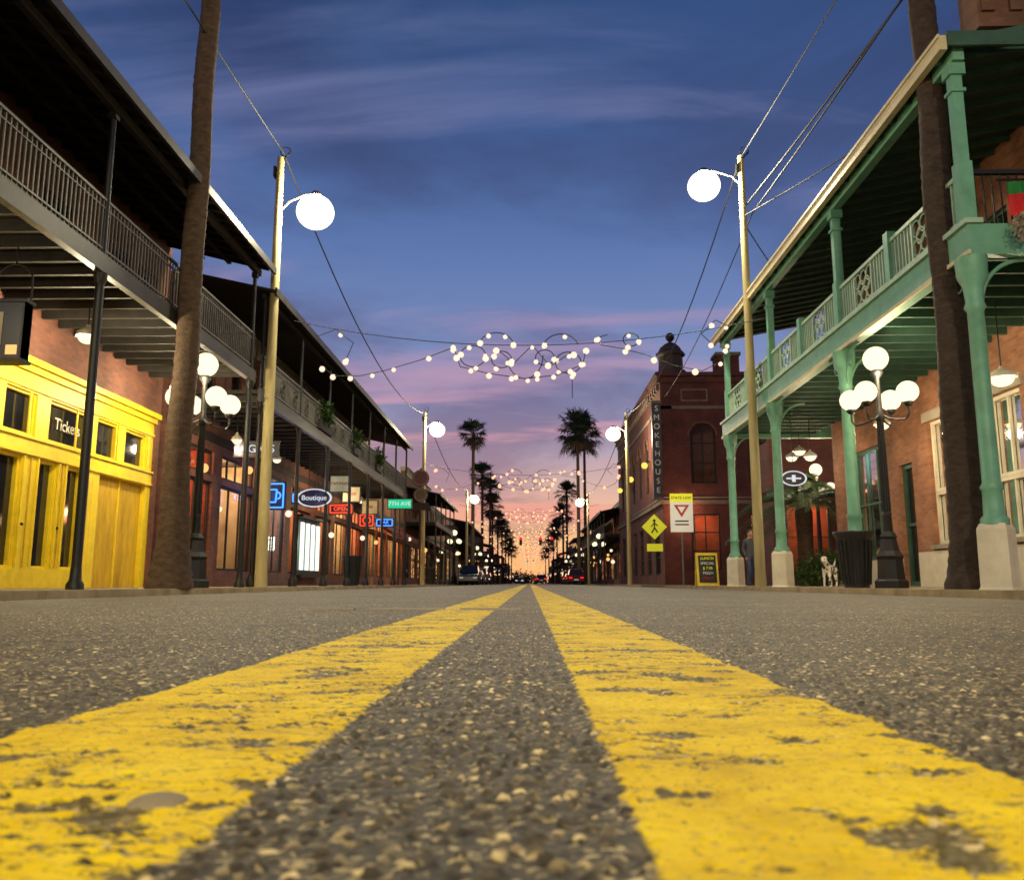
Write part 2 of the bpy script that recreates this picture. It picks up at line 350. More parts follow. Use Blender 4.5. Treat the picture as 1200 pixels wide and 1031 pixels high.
    h=mth(N,L,'MULTIPLY',h,mth(N,L,'MULTIPLY_ADD',paint,-.62,1.0))
    h=mth(N,L,'ADD',h,mth(N,L,'MULTIPLY',paint,.0013))
    h=mth(N,L,'ADD',h,mth(N,L,'MULTIPLY',noise(7,2),.004))
    di=N.new('ShaderNodeDisplacement'); di.inputs['Midlevel'].default_value=0; di.inputs['Scale'].default_value=1; L.new(h,di.inputs['Height']); L.new(di.outputs[0],o.inputs['Displacement'])
    m.displacement_method='DISPLACEMENT'
    return m
rm=road_mat()
KX=6.4
def crown(x): return -.15*(x/KX)**2-.004
xs=list(np.arange(0,.22,.0013)); x=.22; d=.0015
while x<KX: xs.append(x); x+=d; d*=1.0135
xs.append(KX); xs=np.array(xs); xs=np.concatenate([-xs[:0:-1],xs])
ys=[-60,-40,-20,-8,-3,-1,-.4,-.1,.05,.12]; y=.16
while y<6: ys.append(y); y*=1.0072
while y<800: ys.append(y); y*=1.07
ys=np.array(ys+[820.])
X,Y=np.meshgrid(xs,ys); Z=-.15*(X/KX)**2-.004
nx,ny=len(xs),len(ys)
I=np.arange(nx*ny).reshape(ny,nx)
F=np.stack([I[:-1,:-1],I[:-1,1:],I[1:,1:],I[1:,:-1]],-1)
cxm=(xs[:-1]+xs[1:])/2
lm=((cxm>-.275)&(cxm<-.09))|((cxm>.026)&(cxm<.2))
def gridobj(name,colmask):
    f=F[:,colmask].reshape(-1,4); used,inv=np.unique(f,return_inverse=True); inv=inv.reshape(-1)
    co=np.stack([X.ravel()[used],Y.ravel()[used],Z.ravel()[used]],-1)
    me=bpy.data.meshes.new(name); me.vertices.add(len(used)); me.vertices.foreach_set('co',co.ravel().astype(np.float32))
    me.loops.add(len(inv)); me.loops.foreach_set('vertex_index',inv.astype(np.int32))
    k=len(f); me.polygons.add(k); me.polygons.foreach_set('loop_start',np.arange(0,4*k,4,dtype=np.int32)); 
    me.update(calc_edges=True); me.polygons.foreach_set('use_smooth',np.ones(k,dtype=bool)); me.validate(); me.materials.append(rm)
    o=bpy.data.objects.new(name,me); S.collection.objects.link(o); return o
gridobj('road',~lm); gridobj('yellow_road_marking',lm)
g=M(); g.box(-2500,2500,-600,4000,-.6,-.34,mat('ground_soil',(.06,.055,.045),.9)); g.build('ground')
g=M()
for i in range(14):
    if i in (3,9): continue
    x0=-.64+i*.044; g.box(x0,x0+.044,2.50+R.uniform(0,.008),2.535+R.uniform(-.008,.006),-.002,.0045,stone)
g.build('white_road_marking')
g=M(); g.sph((-.131,.315,-.002),.011,concrete,20,10,(1,1,.35)); g.build('road_stud')
def sidewalk(x0,x1,y0,y1,name='sidewalk'):
    a=M(); sgn=1 if x0>0 else -1
    xi=min(abs(x0),abs(x1)); xo=max(abs(x0),abs(x1))
    y=y0
    while y<y1:
        e=min(y+2.4,y1); a.box(sgn*(xi+.17),sgn*xo,y+.006,e-.006,-.33,-.022,concrete)
        a.box(sgn*(xi+.03),sgn*(xi+.165),y+.004,e-.004,-.33,-.018,kerbm)
        a.box(sgn*xi,sgn*(xi+.03),y+.004,e-.004,-.33,-.035,kerbm); y+=2.4
    a.box(sgn*(xi+.05),sgn*(xo-.02),y0+.01,y1-.01,-.335,-.04,concrete)
    a.build(name)
sidewalk(-6.4,-9.32,-20,160); sidewalk(6.4,10.05,-20,41); sidewalk(6.4,9.3,50,160)
a=M(); a.box(-9.3,-6.4,160.1,800,-.33,-.02,concrete); a.box(6.4,9.3,160.1,800,-.33,-.02,concrete); a.build('distant_sidewalk')
a=M(); a.box(6.42,80,41.05,49.95,-.33,-.155,mat('side_street_asphalt',(.09,.08,.065),.8)); a.build('side_street')
a=M(); a.box(10.07,30,28.2,41,-.33,-.03,concrete); a.build('patio_paving')
a=M()
for i in range(500):
    sd=R.choice((-1,1)); x=sd*(6.38-abs(R.gauss(0,.25))); y=R.uniform(5,40); z=crown(x)+.006; q=R.uniform(.012,.035); t=R.uniform(0,6.28)
    c,s_=math.cos(t)*q,math.sin(t)*q; a.add([(x-c,y-s_,z),(x+s_*.4,y-c*.4,z+.008),(x+c,y+s_,z),(x-s_*.4,y+c*.4,z+.012)],[(0,1,2,3)],dead)
a.build('gutter_leaves')

# ------------------------------------------------------------------ left near building
def railing(mb,x,y0,y1,z0,z1,mt,sp=.12,r=.011):
    mb.box(x-.03,x+.03,y0,y1,z1-.04,z1,mt); mb.box(x-.02,x+.02,y0,y1,z0+.08,z0+.11,mt); mb.box(x-.015,x+.015,y0,y1,z1-.17,z1-.15,mt)
    n=int((y1-y0)/sp)
    for i in range(n+1):
        y=y0+(y1-y0)*i/n; mb.box(x-r,x+r,y-r,y+r,z0,z1-.04,mt)
P=emp('brick_building_with_yellow_storefront')
ops=[(8.6,20.8,-.02,4.1)]+[(y,y+1.1,5.5,7.6) for y in (10,12.6,15.2,17.8,19.2)]
b=M(); wall(b,'X',-9.3,-.35,-6,21,-.05,9.6,ops,brickX); b.box(-24,-9.66,-6,21,-.05,9.4,brickX2); b.box(-9.25,-9.66,-6,21.02,9.6,9.85,stone); b.build('walls',P)
b=M()
for y in (10,12.6,15.2,17.8,19.2): pane(b,'X',-9.3,-1,y,y+1.1,5.5,7.6,darkwood,glass,2,3)
b.build('upper_windows',P)
b=M(); xf=-9.36
b.box(xf-.25,xf,8.6,20.8,3.62,4.1,yellow_p); b.box(xf-.25,xf+.16,8.55,20.85,4.1,4.22,yellow_p); b.box(xf-.25,xf+.07,8.57,20.83,3.98,4.098,yellow_p); b.box(xf,xf+.035,8.6,20.8,3.66,3.72,yellow_p)
b.box(xf-.25,xf+.02,8.6,20.8,2.42,2.80,yellow_p); b.box(xf+.02,xf+.06,8.6,20.8,2.74,2.79,yellow_p); b.box(xf+.02,xf+.05,8.6,20.8,2.44,2.48,yellow_p)
b.box(xf-.25,xf,8.6,18.02,-.03,.34,yellow_p)
tr=[(8.9,9.9),(10.3,11.5),(11.9,13.0),(13.4,14.4),(14.75,15.75),(16.2,17.75),(18.05,19.0),(19.35,20.45)]
prev=8.6
for a0,a1 in tr+[(20.8,20.8)]:
    b.box(xf-.25,xf-.003,prev,a0,2.8,3.62,yellow_p); prev=a1
for a0,a1 in tr: pane(b,'X',xf,-1,a0,a1,2.8,3.62,yellow_p,glass,1,1,.05,.1)
dr=[(8.8,9.4),(9.8,10.4),(10.8,11.4),(11.8,12.4),(12.8,13.4),(13.8,14.4),(14.72,15.42),(15.98,16.62),(16.98,17.62)]
prev=8.6
for a0,a1 in dr+[(18.02,18.02)]:
    b.box(xf-.25,xf-.004,prev,a0,.34,2.42,yellow_p); b.box(xf-.004,xf+.02,(prev+a0)/2-.012,(prev+a0)/2+.012,.36,2.4,ochre_p); prev=a1
for a0,a1 in dr:
    pane(b,'X',xf,-1,a0,a1,.34,2.42,yellow_p,glass,1,1,.06,.1)
    b.box(xf-.0005,xf+.03,a0-.07,a0-.03,.4,2.42,yellow_p); b.box(xf-.0005,xf+.03,a1+.03,a1+.07,.4,2.42,yellow_p); b.sph((xf+.03,a1+.12,1.15),.03,iron,8,6)
b.box(xf-.25,xf,18.02,18.3,-.03,2.42,yellow_p); b.box(xf-.25,xf,20.55,20.8,-.03,2.42,yellow_p)
b.box(xf-.25,xf-.12,18.3,20.55,-.03,2.42,ochre_p); b.box(xf-.12,xf-.09,19.4,19.44,-.03,2.42,yellow_p)
for i in range(8): b.box(xf+.0,xf+.03,8.75+i*1.68,8.79+i*1.68,2.82,3.6,yellow_p)
b.build('yellow_storefront',P)
text('Tickets',(xf-.06,16.97,3.2),'+X',.33,white_p,P,'window_lettering',.004)
gx=-6.95
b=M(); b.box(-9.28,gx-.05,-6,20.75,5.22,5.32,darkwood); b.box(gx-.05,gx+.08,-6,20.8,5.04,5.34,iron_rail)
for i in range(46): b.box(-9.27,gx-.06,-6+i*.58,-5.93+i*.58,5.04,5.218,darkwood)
b.build('gallery_floor',P)
b=M(); railing(b,gx,-6,20.7,5.36,6.3,iron_grey)
for i in range(20): b.box(-9.2+i*.12,-9.18+i*.12,20.66,20.68,5.36,6.26,iron_rail)
b.box(-9.25,gx,20.65,20.69,6.26,6.3,iron_rail)
b.build('gallery_railing',P)
b=M()
for y in (-2,1.7,5.5,9.3,13.1,16.9,20.6):
    b.cyl((gx,y,-.02),(gx,y,5.04),.075,.07,iron,12); b.cyl((gx,y,5.34),(gx,y,7.9),.055,.05,iron,12)
    b.lathe((gx,y,-.02),[(.13,0),(.13,.08),(.09,.14),(.08,.3),(.075,.34)],iron,12); b.lathe((gx,y,4.85),[(.07,0),(.1,.08),(.11,.19)],iron,12)
    b.box(gx-.07,gx+.07,y-.07,y+.07,7.74,7.86,iron)
b.build('gallery_posts',P)
b=M()
vs=[(-6.6,-6,8.05),(-6.6,20.9,8.05),(-9.35,20.9,8.75),(-9.35,-6,8.75)]
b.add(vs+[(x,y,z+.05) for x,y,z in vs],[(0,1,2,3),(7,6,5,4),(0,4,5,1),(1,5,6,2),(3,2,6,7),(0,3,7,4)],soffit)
for i in range(54):
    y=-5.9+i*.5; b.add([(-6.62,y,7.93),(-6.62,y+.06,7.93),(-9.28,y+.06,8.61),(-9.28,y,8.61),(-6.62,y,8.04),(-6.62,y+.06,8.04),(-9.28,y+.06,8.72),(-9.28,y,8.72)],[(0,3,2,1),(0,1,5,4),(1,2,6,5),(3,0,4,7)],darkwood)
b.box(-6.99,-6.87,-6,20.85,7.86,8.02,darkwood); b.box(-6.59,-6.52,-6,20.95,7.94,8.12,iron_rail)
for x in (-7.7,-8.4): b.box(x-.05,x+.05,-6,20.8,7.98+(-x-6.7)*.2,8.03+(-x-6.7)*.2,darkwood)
b.build('gallery_roof',P)
def dome_lamp(loc,P_,drop=.5,r=.2,col=(1,.75,.45)):
    e=emp('pendant_lamp'); b=M(); x,y,z=loc
    b.cyl((x,y,z+.08),(x,y,z+drop),.012,.012,iron,6); b.lathe((x,y,z),[(r,-.02),(r*.92,.05),(r*.5,.12),(.04,.15),(.03,.2)],white_p,16); b.build('shade',e)
    b=M(); b.sph((x,y,z-.04),r*.8,globe,14,8,(1,1,.7)); b.build('bulb',e)
    if P_: light('lamp_light',(x,y,z-.26),P_,col,.12,e)
W_=(1,.86,.56)
dome_lamp((-8.0,14.8,4.5),340,.53,col=W_); dome_lamp((-8.0,18.9,4.5),320,.53,col=W_); dome_lamp((-8.3,9.5,4.5),120,.53,col=W_)
e=emp('hanging_box_sign'); b=M(); b.box(-7.9,-7.4,11.9,12.1,3.3,4.15,mat('navy_sign',(.012,.018,.04),.4)); b.box(-7.93,-7.37,11.87,12.13,4.15,4.2,iron); b.box(-7.93,-7.37,11.87,12.13,3.25,3.3,iron)
b.box(-7.85,-7.7,11.888,11.898,3.5,4.0,mat('worn_cream_panel',(.25,.22,.15),.6))
for xx in (-7.9,-7.43): b.box(xx,xx+.03,11.89,12.11,3.3,4.15,iron)
b.ring((-7.65,12,4.5),.27,.015,iron,'Y',14,0,math.pi); b.cyl((-7.92,12,4.2),(-7.92,12,4.5),.015,.015,iron); b.cyl((-7.38,12,4.2),(-7.38,12,4.5),.015,.015,iron); b.cyl((-7.65,12,4.77),(-7.65,12,5.05),.015,.015,iron); b.build('sign_box',e)
b=M(); b.box(-7.62,-7.46,11.885,11.898,3.36,3.5,bulb_o); b.build('lit_strip',e)

# ------------------------------------------------------------------ street furniture
def victorian(x,y,z0=-.02,P_=0):
    e=emp('street_lamp',(x,y,z0))
    if not hasattr(victorian,'d'):
        b=M()
        b.lathe((0,0,0),[(.33,0),(.33,.14),(.27,.18),(.25,.55),(.27,.62),(.2,.72),(.15,.95),(.17,1.0),(.11,1.1)],iron,8,False)
        b.lathe((0,0,0),[(.1,1.08),(.085,1.4),(.095,1.45),(.075,1.5),(.06,3.3),(.085,3.34),(.1,3.45),(.06,3.55),(.05,4.2),(.09,4.25),(.13,4.33),(.1,4.38)],iron,12)
        for k in range(12):
            t=2*math.pi*k/12; b.cyl((.08*math.cos(t),.08*math.sin(t),1.5),(.062*math.cos(t),.062*math.sin(t),3.3),.01,.008,iron,4)
        for k in range(4):
            t=math.pi/4+k*math.pi/2; c,s=math.cos(t),math.sin(t)
            pts=[(.05*c,.05*s,3.5)]+[((.05+.46*(1-math.cos(q)) )*c,(.05+.46*(1-math.cos(q)))*s,3.5-.2*math.sin(q*1.0)) for q in (.4,.8,1.2,1.57)]+[(.58*c,.58*s,3.4),(.58*c,.58*s,3.58)]
            b.path(pts,.02,iron,6); b.lathe((.58*c,.58*s,3.55),[(.05,0),(.1,.06),(.09,.09)],iron,10)
        A=b.build('post_and_arms',e)
        b=M(); b.sph((0,0,4.62),.25,globe,20,12)
        for k in range(4):
            t=math.pi/4+k*math.pi/2; b.sph((.58*math.cos(t),.58*math.sin(t),3.84),.215,globe,20,12)
        G=b.build('glass_globes',e); victorian.d=(A,G)
    else:
        inst(victorian.d[0],'post_and_arms',e); inst(victorian.d[1],'glass_globes',e)
    if P_: light('globe_light',(0,-.34,4.2),P_,(1,.8,.48),.2,e)
for x,y,p_ in ((-6.78,17.3,230),(7.1,17.1,260),(-6.8,2,700),(6.9,2,700),(11.6,34.5,220),(-6.8,78,0),(6.8,84,0),(-6.8,112,0),(6.8,116,0),(-6.8,145,0),(6.8,150,0)): victorian(x,y,-.02,p_)
def utility(x,y,h,lx,lz,P_,name='utility_pole_with_light'):
    e=emp(name); b=M(); sg=1 if lx>x else -1
    b.lathe((x,y,-.02),[(.17,0),(.15,.5),(.12,h*.6),(.095,h)],polemat,14)
    b.path([(x,y,lz+.0),(x+sg*.3,y,lz+.32),(lx-sg*.3,y,lz+.5),(lx,y,lz+.5)],.03,iron_grey,8)
    b.lathe((lx,y,lz),[(.1,.58),(.12,.54),(.16,.48),(.18,.45)],iron_grey,16)
    b.cyl((x,y,h-.2),(x+.25,y,h+.15),.02,.02,iron,6); b.ring((x+.12,y,h+.15),.14,.012,iron,'Y',10); b.box(x-.16,x-.1,y-.1,y+.1,h-.6,h-.3,iron)
    b.build('pole',e); b=M(); b.sph((lx,y,lz),.5,sodium,28,16,(1,1,.92)); b.build('lamp_bloom_globe',e)  # glowing ball swollen to the bloom around the lamp, larger than the real head
    if P_: light('street_light',(lx,y,lz),P_,(1,.88,.58),.3,e)
utility(-6.72,21.5,11.5,-5.72,9.9,2600); utility(6.62,24.9,13.2,5.45,12.2,3600)
utility(-6.72,54,11,-5.9,9.8,2400); utility(6.62,57,11.5,5.7,10.0,2400)
utility(-6.72,-10,11.5,-5.72,9.9,7500); utility(6.62,-9,11.5,5.45,9.9,7500)
utility(-6.72,92,10,-5.9,9,1500); utility(6.62,96,10,5.7,9,1500)
def wire(p,q,sag,name='overhead_wire',r=.018,n=16):
    c=bpy.data.curves.new(name,'CURVE'); c.dimensions='3D'; c.bevel_depth=r; sp=c.splines.new('POLY'); sp.points.add(n)
    for i in range(n+1):
        t=i/n; sp.points[i].co=(*[p[k]+(q[k]-p[k])*t-(sag*4*t*(1-t) if k==2 else 0) for k in range(3)],1)
    c.materials.append(wirem); o=bpy.data.objects.new(name,c); S.collection.objects.link(o)
wire((-6.72,-10,11.5),(-6.6,21.5,11.55),.5); wire((-6.6,21.5,11.5),(-6.72,54,10.9),1.6,r=.022); wire((6.62,-9,11.4),(6.6,24.9,13.1),.4)
wire((6.6,24.9,13.1),(6.62,57,11.4),1.8,r=.022); wire((6.9,-9,11),(6.9,24.9,11.3),.6,r=.022); wire((6.9,24.9,11.3),(9,60,12.4),.8); wire((6.62,24.9,11.0),(10.2,29.8,9.6),.2)
wire((6.62,24.9,11.2),(12,8,10.5),.3,r=.02); wire((6.75,24.9,11.6),(8.0,2,11.5),.3,r=.026); wire((-6.6,54,10.8),(-6.6,92,10),1.2,r=.025); wire((6.6,57,11.4),(6.6,96,10),1.2,r=.025)
def palm_trunk(mb,x,y,h,prof,mt,lean=(0,0)):
    z=0; n=26;vs=[];k=0
    while z<h:
        rr=np.interp(z,[p[1] for p in prof],[p[0] for p in prof]); rj=rr*(1+R.uniform(-.03,.03)+(.035 if k%2 else 0))
        ox=lean[0]*math.sin(z/h*3.0)+.02*math.sin(z*1.7); oy=lean[1]*z/h
        for i in range(n):
            t=2*math.pi*i/n; q=rj*(1+.03*math.sin(5*t+z)+R.uniform(-.02,.02)); vs.append((x+ox+q*math.cos(t),y+oy+q*math.sin(t),z-.03))
        z+=.07+.05*R.random(); k+=1
    fs=[(j*n+i,j*n+(i+1)%n,(j+1)*n+(i+1)%n,(j+1)*n+i) for j in range(k-1) for i in range(n)]
    mb.add(vs,fs,mt,True)
def crown_mesh(mb,c,sc,nf=60):
    c=Vector(c)
    for i in range(nf):
        az=R.uniform(0,2*math.pi); el=rad(R.uniform(-55,85)); deadf=el<rad(-30)
        d=Vector((math.cos(el)*math.cos(az),math.cos(el)*math.sin(az),math.sin(el))); side=d.cross(Vector((0,0,1)));
        if side.length<.1: side=Vector((1,0,0))
        side.normalize(); mt=dead if deadf else frond
        pl=R.uniform(.6,1.25)*sc; e=c+d*pl-Vector((0,0,.12*sc)); mb.cyl(c,e,.02*sc,.012*sc,mt,3)
        up=side.cross(d).normalized()
        for k in range(13):
            a=rad(-78+13*k+R.uniform(-4,4)); ld=(d*math.cos(a)+side*math.sin(a)).normalized(); ln=sc*R.uniform(.65,1.1)*(1-.25*abs(math.sin(a)))
            m1=e+ld*ln*.6; tip=e+ld*ln-Vector((0,0,ln*R.uniform(.1,.45))); wd=up.cross(ld).normalized()*.045*sc
            mb.add([e,m1+wd,tip,m1-wd],[(0,1,2,3)],mt)
for x,y,prof,mt,h in ((-6.72,16.0,[(.42,0),(.36,.3),(.29,.9),(.245,1.8),(.225,4),(.20,8),(.17,21)],bark,21),(6.95,13.6,[(.45,0),(.38,.3),(.32,.9),(.285,1.8),(.255,4),(.215,8),(.17,20)],barkR,20)):
    e=emp('palm_tree'); b=M(); palm_trunk(b,x,y,h,prof,mt,(.07 if x<0 else -.05,0)); b.build('trunk',e); b=M(); crown_mesh(b,(x,y,h+.2),1.6,50); b.build('crown',e)
cb=[]
for v in range(3):
    b=M(); crown_mesh(b,(0,0,0),1.25,70); cb.append(b)
crowns=[]
fp=[(-6.6,100,17.6,1.0),(6.0,104,18.6,1.45),(7.6,116,19.6,1.3),(-6.7,122,15.5,1.05),(-6.4,140,15.2,1.1),(-6.7,156,14,1.2),(6.6,150,16.0,1.1),(6.8,172,14,1.2),(-6.6,180,13,1.2),(-6.5,205,13,1.3),(6.6,205,13,1.3),(6.7,240,14,1.3),(-6.6,240,13,1.3),(-6.6,275,12,1.4),(6.6,290,13,1.4),(-6.6,320,12,1.4),(6.6,350,12,1.4)]
for i,(x,y,h,s_) in enumerate(fp):
    e=emp('palm_tree'); b=M(); b.lathe((x,y,-.02),[(.32,0),(.24,1.2),(.2,h*.5),(.17,h)],bark,10,True,.05); b.build('trunk',e)
    k=i%3
    if i<3: crowns.append(cb[k].build('crown',e)); crowns[k].location=(x,y,h); crowns[k].scale=(s_,)*3
    else: inst(crowns[k],'crown',e,(x,y,h),R.uniform(0,6),s_)

# ------------------------------------------------------------------ generic shop building
def bush(mb,c,r,n,mt=leaf,s=.07,sc=(1,1,1)):
    for i in range(n):
        d=Vector((R.gauss(0,1),R.gauss(0,1),R.gauss(0,1))).normalized()*r*(R.random()**.4)*(1+.25*math.sin(i*.05))
        p=Vector(c)+Vector((d.x*sc[0],d.y*sc[1],d.z*sc[2])); u=Vector((R.uniform(-1,1),R.uniform(-1,1),R.uniform(-1,1))).normalized(); w_=u.cross(Vector((.3,.5,.8))).normalized()
        mb.add([p-u*s,p+w_*s*.5,p+u*s,p-w_*s*.5],[(0,1,2,3)],mt)
awn=[mat('awning_green',(.02,.07,.04),.8),mat('awning_maroon',(.10,.02,.02),.8),mat('awning_tan',(.16,.12,.07),.8)]
def shop(name,side,y0,y1,h,wm,gallery,fm,wins,seed,roofz=7.5,floorz=4.85,front=9.3,det=True,rail=iron_rail,room=None):
    r=random.Random(seed); P=emp(name); inw=side; xf=side*front
    nb=max(1,int((y1-y0)/3.6)); bw=(y1-y0)/nb; ops=[];ps=[]
    for i in range(nb):
        a=y0+i*bw
        ops.append((a+.35,a+bw-.35,.45,3.0)); ps.append((a+.35,a+bw-.35,.45,3.0,clear if room else r.choice(wins),3,1))
        ops.append((a+.35,a+bw-.35,3.2,3.9)); ps.append((a+.35,a+bw-.35,3.2,3.9,clear if room else r.choice([glass,dimwin]),4,1))
        if h>6.5:
            for q in (.2,.6):
                ops.append((a+bw*q,a+bw*(q+.25),5.2,7.0)); ps.append((a+bw*q,a+bw*(q+.25),5.2,7.0,r.choice([glass,dimwin,glass]),1,2))
    b=M(); wall(b,'X',xf,inw*.3,y0,y1,-.04,h,ops,wm)
    if room:
        b.box(xf+inw*1.8,side*24,y0+.01,y1-.01,-.04,h-.3,plaster); b.box(xf+inw*.31,xf+inw*1.79,y0+.01,y1-.01,4.0,h-.3,wm); b.box(xf+inw*.31,xf+inw*1.79,y0+.01,y1-.01,-.04,.02,darkwood)
        b.box(xf+inw*.31,xf+inw*1.79,y0+.01,y0+.1,.02,3.99,plaster); b.box(xf+inw*.31,xf+inw*1.79,y1-.1,y1-.01,.02,3.99,plaster)
        for i in range(1,nb): b.box(xf+inw*.31,xf+inw*1.79,y0+i*bw-.05,y0+i*bw+.05,.02,3.99,[plaster,plaster_d][i%2])
    else: b.box(xf+inw*.31,side*24,y0+.01,y1-.01,-.04,h-.3,wm)
    b.build('walls',P)
    if room:
        b=M(); 
        for i in range(nb):
            clutter(b,side,xf,y0+i*bw+.3,y0+(i+1)*bw-.2,r); pw,pc=room[i%len(room)]
            if pw: light('shop_light',(xf+inw*.9,y0+(i+.5)*bw,3.5),pw,pc,.3,P)
        b.build('shop_interior',P)
    b=M()
    for q in ps: pane(b,'X',xf,inw,*q[:4],fm,q[4],q[5],q[6])
    b.build('windows',P)
    b=M(); b.box(xf-inw*.12,xf+inw*.35,y0,y1,h,h+.18,stone); b.box(xf-inw*.22,xf+inw*.35,y0,y1,h+.18,h+.3,stone); b.box(xf-inw*.06,xf-inw*.003,y0,y1,4.15,4.4,fm)
    i=0
    while y0+.3+i*.6<y1-.2: b.box(xf-inw*.1,xf-inw*.004,y0+.3+i*.6,y0+.45+i*.6,h-.3,h-.002,stone); i+=1
    b.build('cornice',P)
    gx=side*6.95
    if gallery:
        b=M(); b.box(gx+inw*.05,xf-inw*.005,y0+.1,y1-.1,floorz+.1,floorz+.2,darkwood); b.box(gx-inw*.06,gx+inw*.05,y0+.1,y1-.1,floorz-.1,floorz+.24,rail)
        i=0
        while y0+.3+i*.7<y1-.2: b.box(gx+inw*.06,xf-inw*.01,y0+.3+i*.7,y0+.38+i*.7,floorz-.06,floorz+.098,darkwood); i+=1
        b.build('gallery_floor',P)
        b=M(); railing(b,gx,y0+.1,y1-.1,floorz+.24,floorz+1.15,iron_grey if det else rail,.13 if y0<60 else .3)
        i=0
        while det and y0+.8+i*1.3<y1-.5:
            b.ring((gx,y0+.8+i*1.3,floorz+.68),.24,.02,rail,'X',12); b.ring((gx,y0+.8+i*1.3,floorz+.68),.1,.02,rail,'X',8); i+=1
        b.build('gallery_railing',P)
        b=M(); n=max(2,int(round((y1-y0)/3.6)))
        for i in range(n+1):
            y=y0+.2+(y1-y0-.4)*i/n; b.cyl((gx,y,-.02),(gx,y,floorz-.1),.07,.06,iron,8); b.cyl((gx,y,floorz+.24),(gx,y,roofz-.1),.05,.05,iron,8)
            b.lathe((gx,y,-.02),[(.14,0),(.14,.15),(.09,.3)],iron,8)
            if det:
                b.ring((gx,y+.5,floorz-.6),.5,.025,iron,'X',6,math.pi/2,math.pi); b.ring((gx,y-.5,floorz-.6),.5,.025,iron,'X',6,0,math.pi/2)
        b.build('gallery_posts',P)
        b=M(); e0=side*6.65; vs=[(e0,y0,roofz),(e0,y1,roofz),(xf-inw*.01,y1,roofz+.6),(xf-inw*.01,y0,roofz+.6)]
        b.add(vs+[(x,y,z+.07) for x,y,z in vs],[(0,1,2,3),(7,6,5,4),(0,4,5,1),(1,5,6,2),(3,2,6,7),(0,3,7,4)],soffit); b.box(gx-inw*.05,gx+inw*.05,y0+.1,y1-.1,roofz-.14,roofz-.002,darkwood)
        b.box(e0-inw*.06,e0-inw*.003,y0,y1,roofz-.08,roofz+.12,rail); b.build('gallery_roof',P)
    else:
        b=M(); c=r.choice(awn)
        for i in range(nb):
            a=y0+i*bw+.2; e_=a+bw-.4; x0=xf-inw*.01; x1=xf-inw*1.5
            vs=[(x0,a,3.9),(x0,e_,3.9),(x1,e_,3.0),(x1,a,3.0),(x1,e_,2.75),(x1,a,2.75)]
            b.add(vs,[(0,1,2,3),(3,2,4,5),(0,3,5),(1,4,2)],c)
        b.build('awnings',P)
    b=M()
    for i in range(nb):
        if r.random()<.85: b.sph((xf-inw*r.uniform(.5,1.9),y0+i*bw+.2,r.uniform(2.0,3.5)),r.uniform(.12,.2) if not det else .12,r.choice([bulb,bulb_o,globe]),8,6)
    b.build('wall_lights',P)
    return P
wc=(1,.62,.3); rc=(1,.30,.14); bc=(.75,.9,1)
P2=shop('shop_with_iron_gallery',-1,21.3,48,7.9,brickX,True,darkwood,[redwin],3,7.6,4.8,room=[(300,rc),(300,wc),(420,bc),(260,rc),(480,wc),(420,wc),(360,rc)])
shop('low_shop_with_awning',-1,48.3,63,6.2,brickXo,False,green_d,[warmwin,dimwin,redwin],4,room=[(500,wc),(400,rc)])
ymid=63.3;k=0
hs=[8.4,7,5.5,8,6.5,9,6,7.5,6.5,8,6,7,8]
for ln in (16,14,20,15,22,18,25,20,28,30,40,50,60):
    shop(['two_storey_shop','corner_shop','brick_shop','brick_shop','two_storey_shop'][k%5],-1,ymid,ymid+ln-.3,hs[k],[brickX,brickXo,concrete,brickX2][k%4],k in(0,2,3,5,8),[darkwood,green_d,white_p][k%3],[warmwin,dimwin,warmwin,redwin],20+k,6.6,4.4,det=False); ymid+=ln; k+=1
ymid=79.3;k=0
for ln in (16,18,14,22,18,25,20,28,30,40,50,60):
    shop(['brick_shop','two_storey_shop','corner_shop'][k%3],1,ymid,ymid+ln-.3,hs[(k+3)%13],[brickXo,brickX,concrete,brickX2][k%4],k in(0,1,3,6,8),[green_d,darkwood,white_p][k%3],[warmwin,dimwin,redwin,warmwin],60+k,6.6,4.4,det=False); ymid+=ln; k+=1
b=M()
for i in range(60): bush(b,(R.uniform(-120,120),R.uniform(700,760),R.uniform(1,5)),R.uniform(6,11),120,frond,1.2,(1.5,1,.8))
b.build('distant_trees')

# left signs: neon board hung under gallery, facing up the street
def neon_board(name,x,y,z,w_,h_,col,kind,pl=0,pc=(1,1,1)):
    e=emp(name); b=M(); b.box(x-w_/2,x+w_/2,y,y+.08,z-h_/2,z+h_/2,iron)
    for q in (-.35,.35): b.cyl((x+q*w_,y+.04,z+h_/2),(x+q*w_,y+.04,4.74),.012,.012,iron,5)
    b.build('board',e); b=M(); r_=.028; yy=y-.04; a=w_/2-.08; c=h_/2-.08
    b.path([(x-a,yy,z-c),(x+a,yy,z-c),(x+a,yy,z+c),(x-a,yy,z+c),(x-a,yy,z-c)],r_,col,6)
    if kind=='mug':
        b.path([(x-.2,yy,z+.2),(x-.17,yy,z-.22),(x+.12,yy,z-.22),(x+.15,yy,z+.2),(x-.2,yy,z+.2)],r_,col,6); b.ring((x+.17,yy,z),.11,r_,col,'Y',8,-1.5,1.5)
    if kind=='ring': b.ring((x,yy,z),min(a,c)*.7,r_,col,'Y',16)
    b.build('neon_tubes',e)
    if kind not in('mug','ring'): text(kind,(x,yy,z),'-Y',h_*.5,col,e)
    if pl: light('neon_glow',(x,y-.5,z),pl,pc,.15,e)
neon_board('blue_neon_sign',-8.55,28.2,2.95,.9,.95,neonb,'mug',25,(.06,.22,1)); neon_board('blue_neon_sign',-8.3,31.5,3.2,1.1,.45,neonb,'BEER',12,(.06,.22,1))
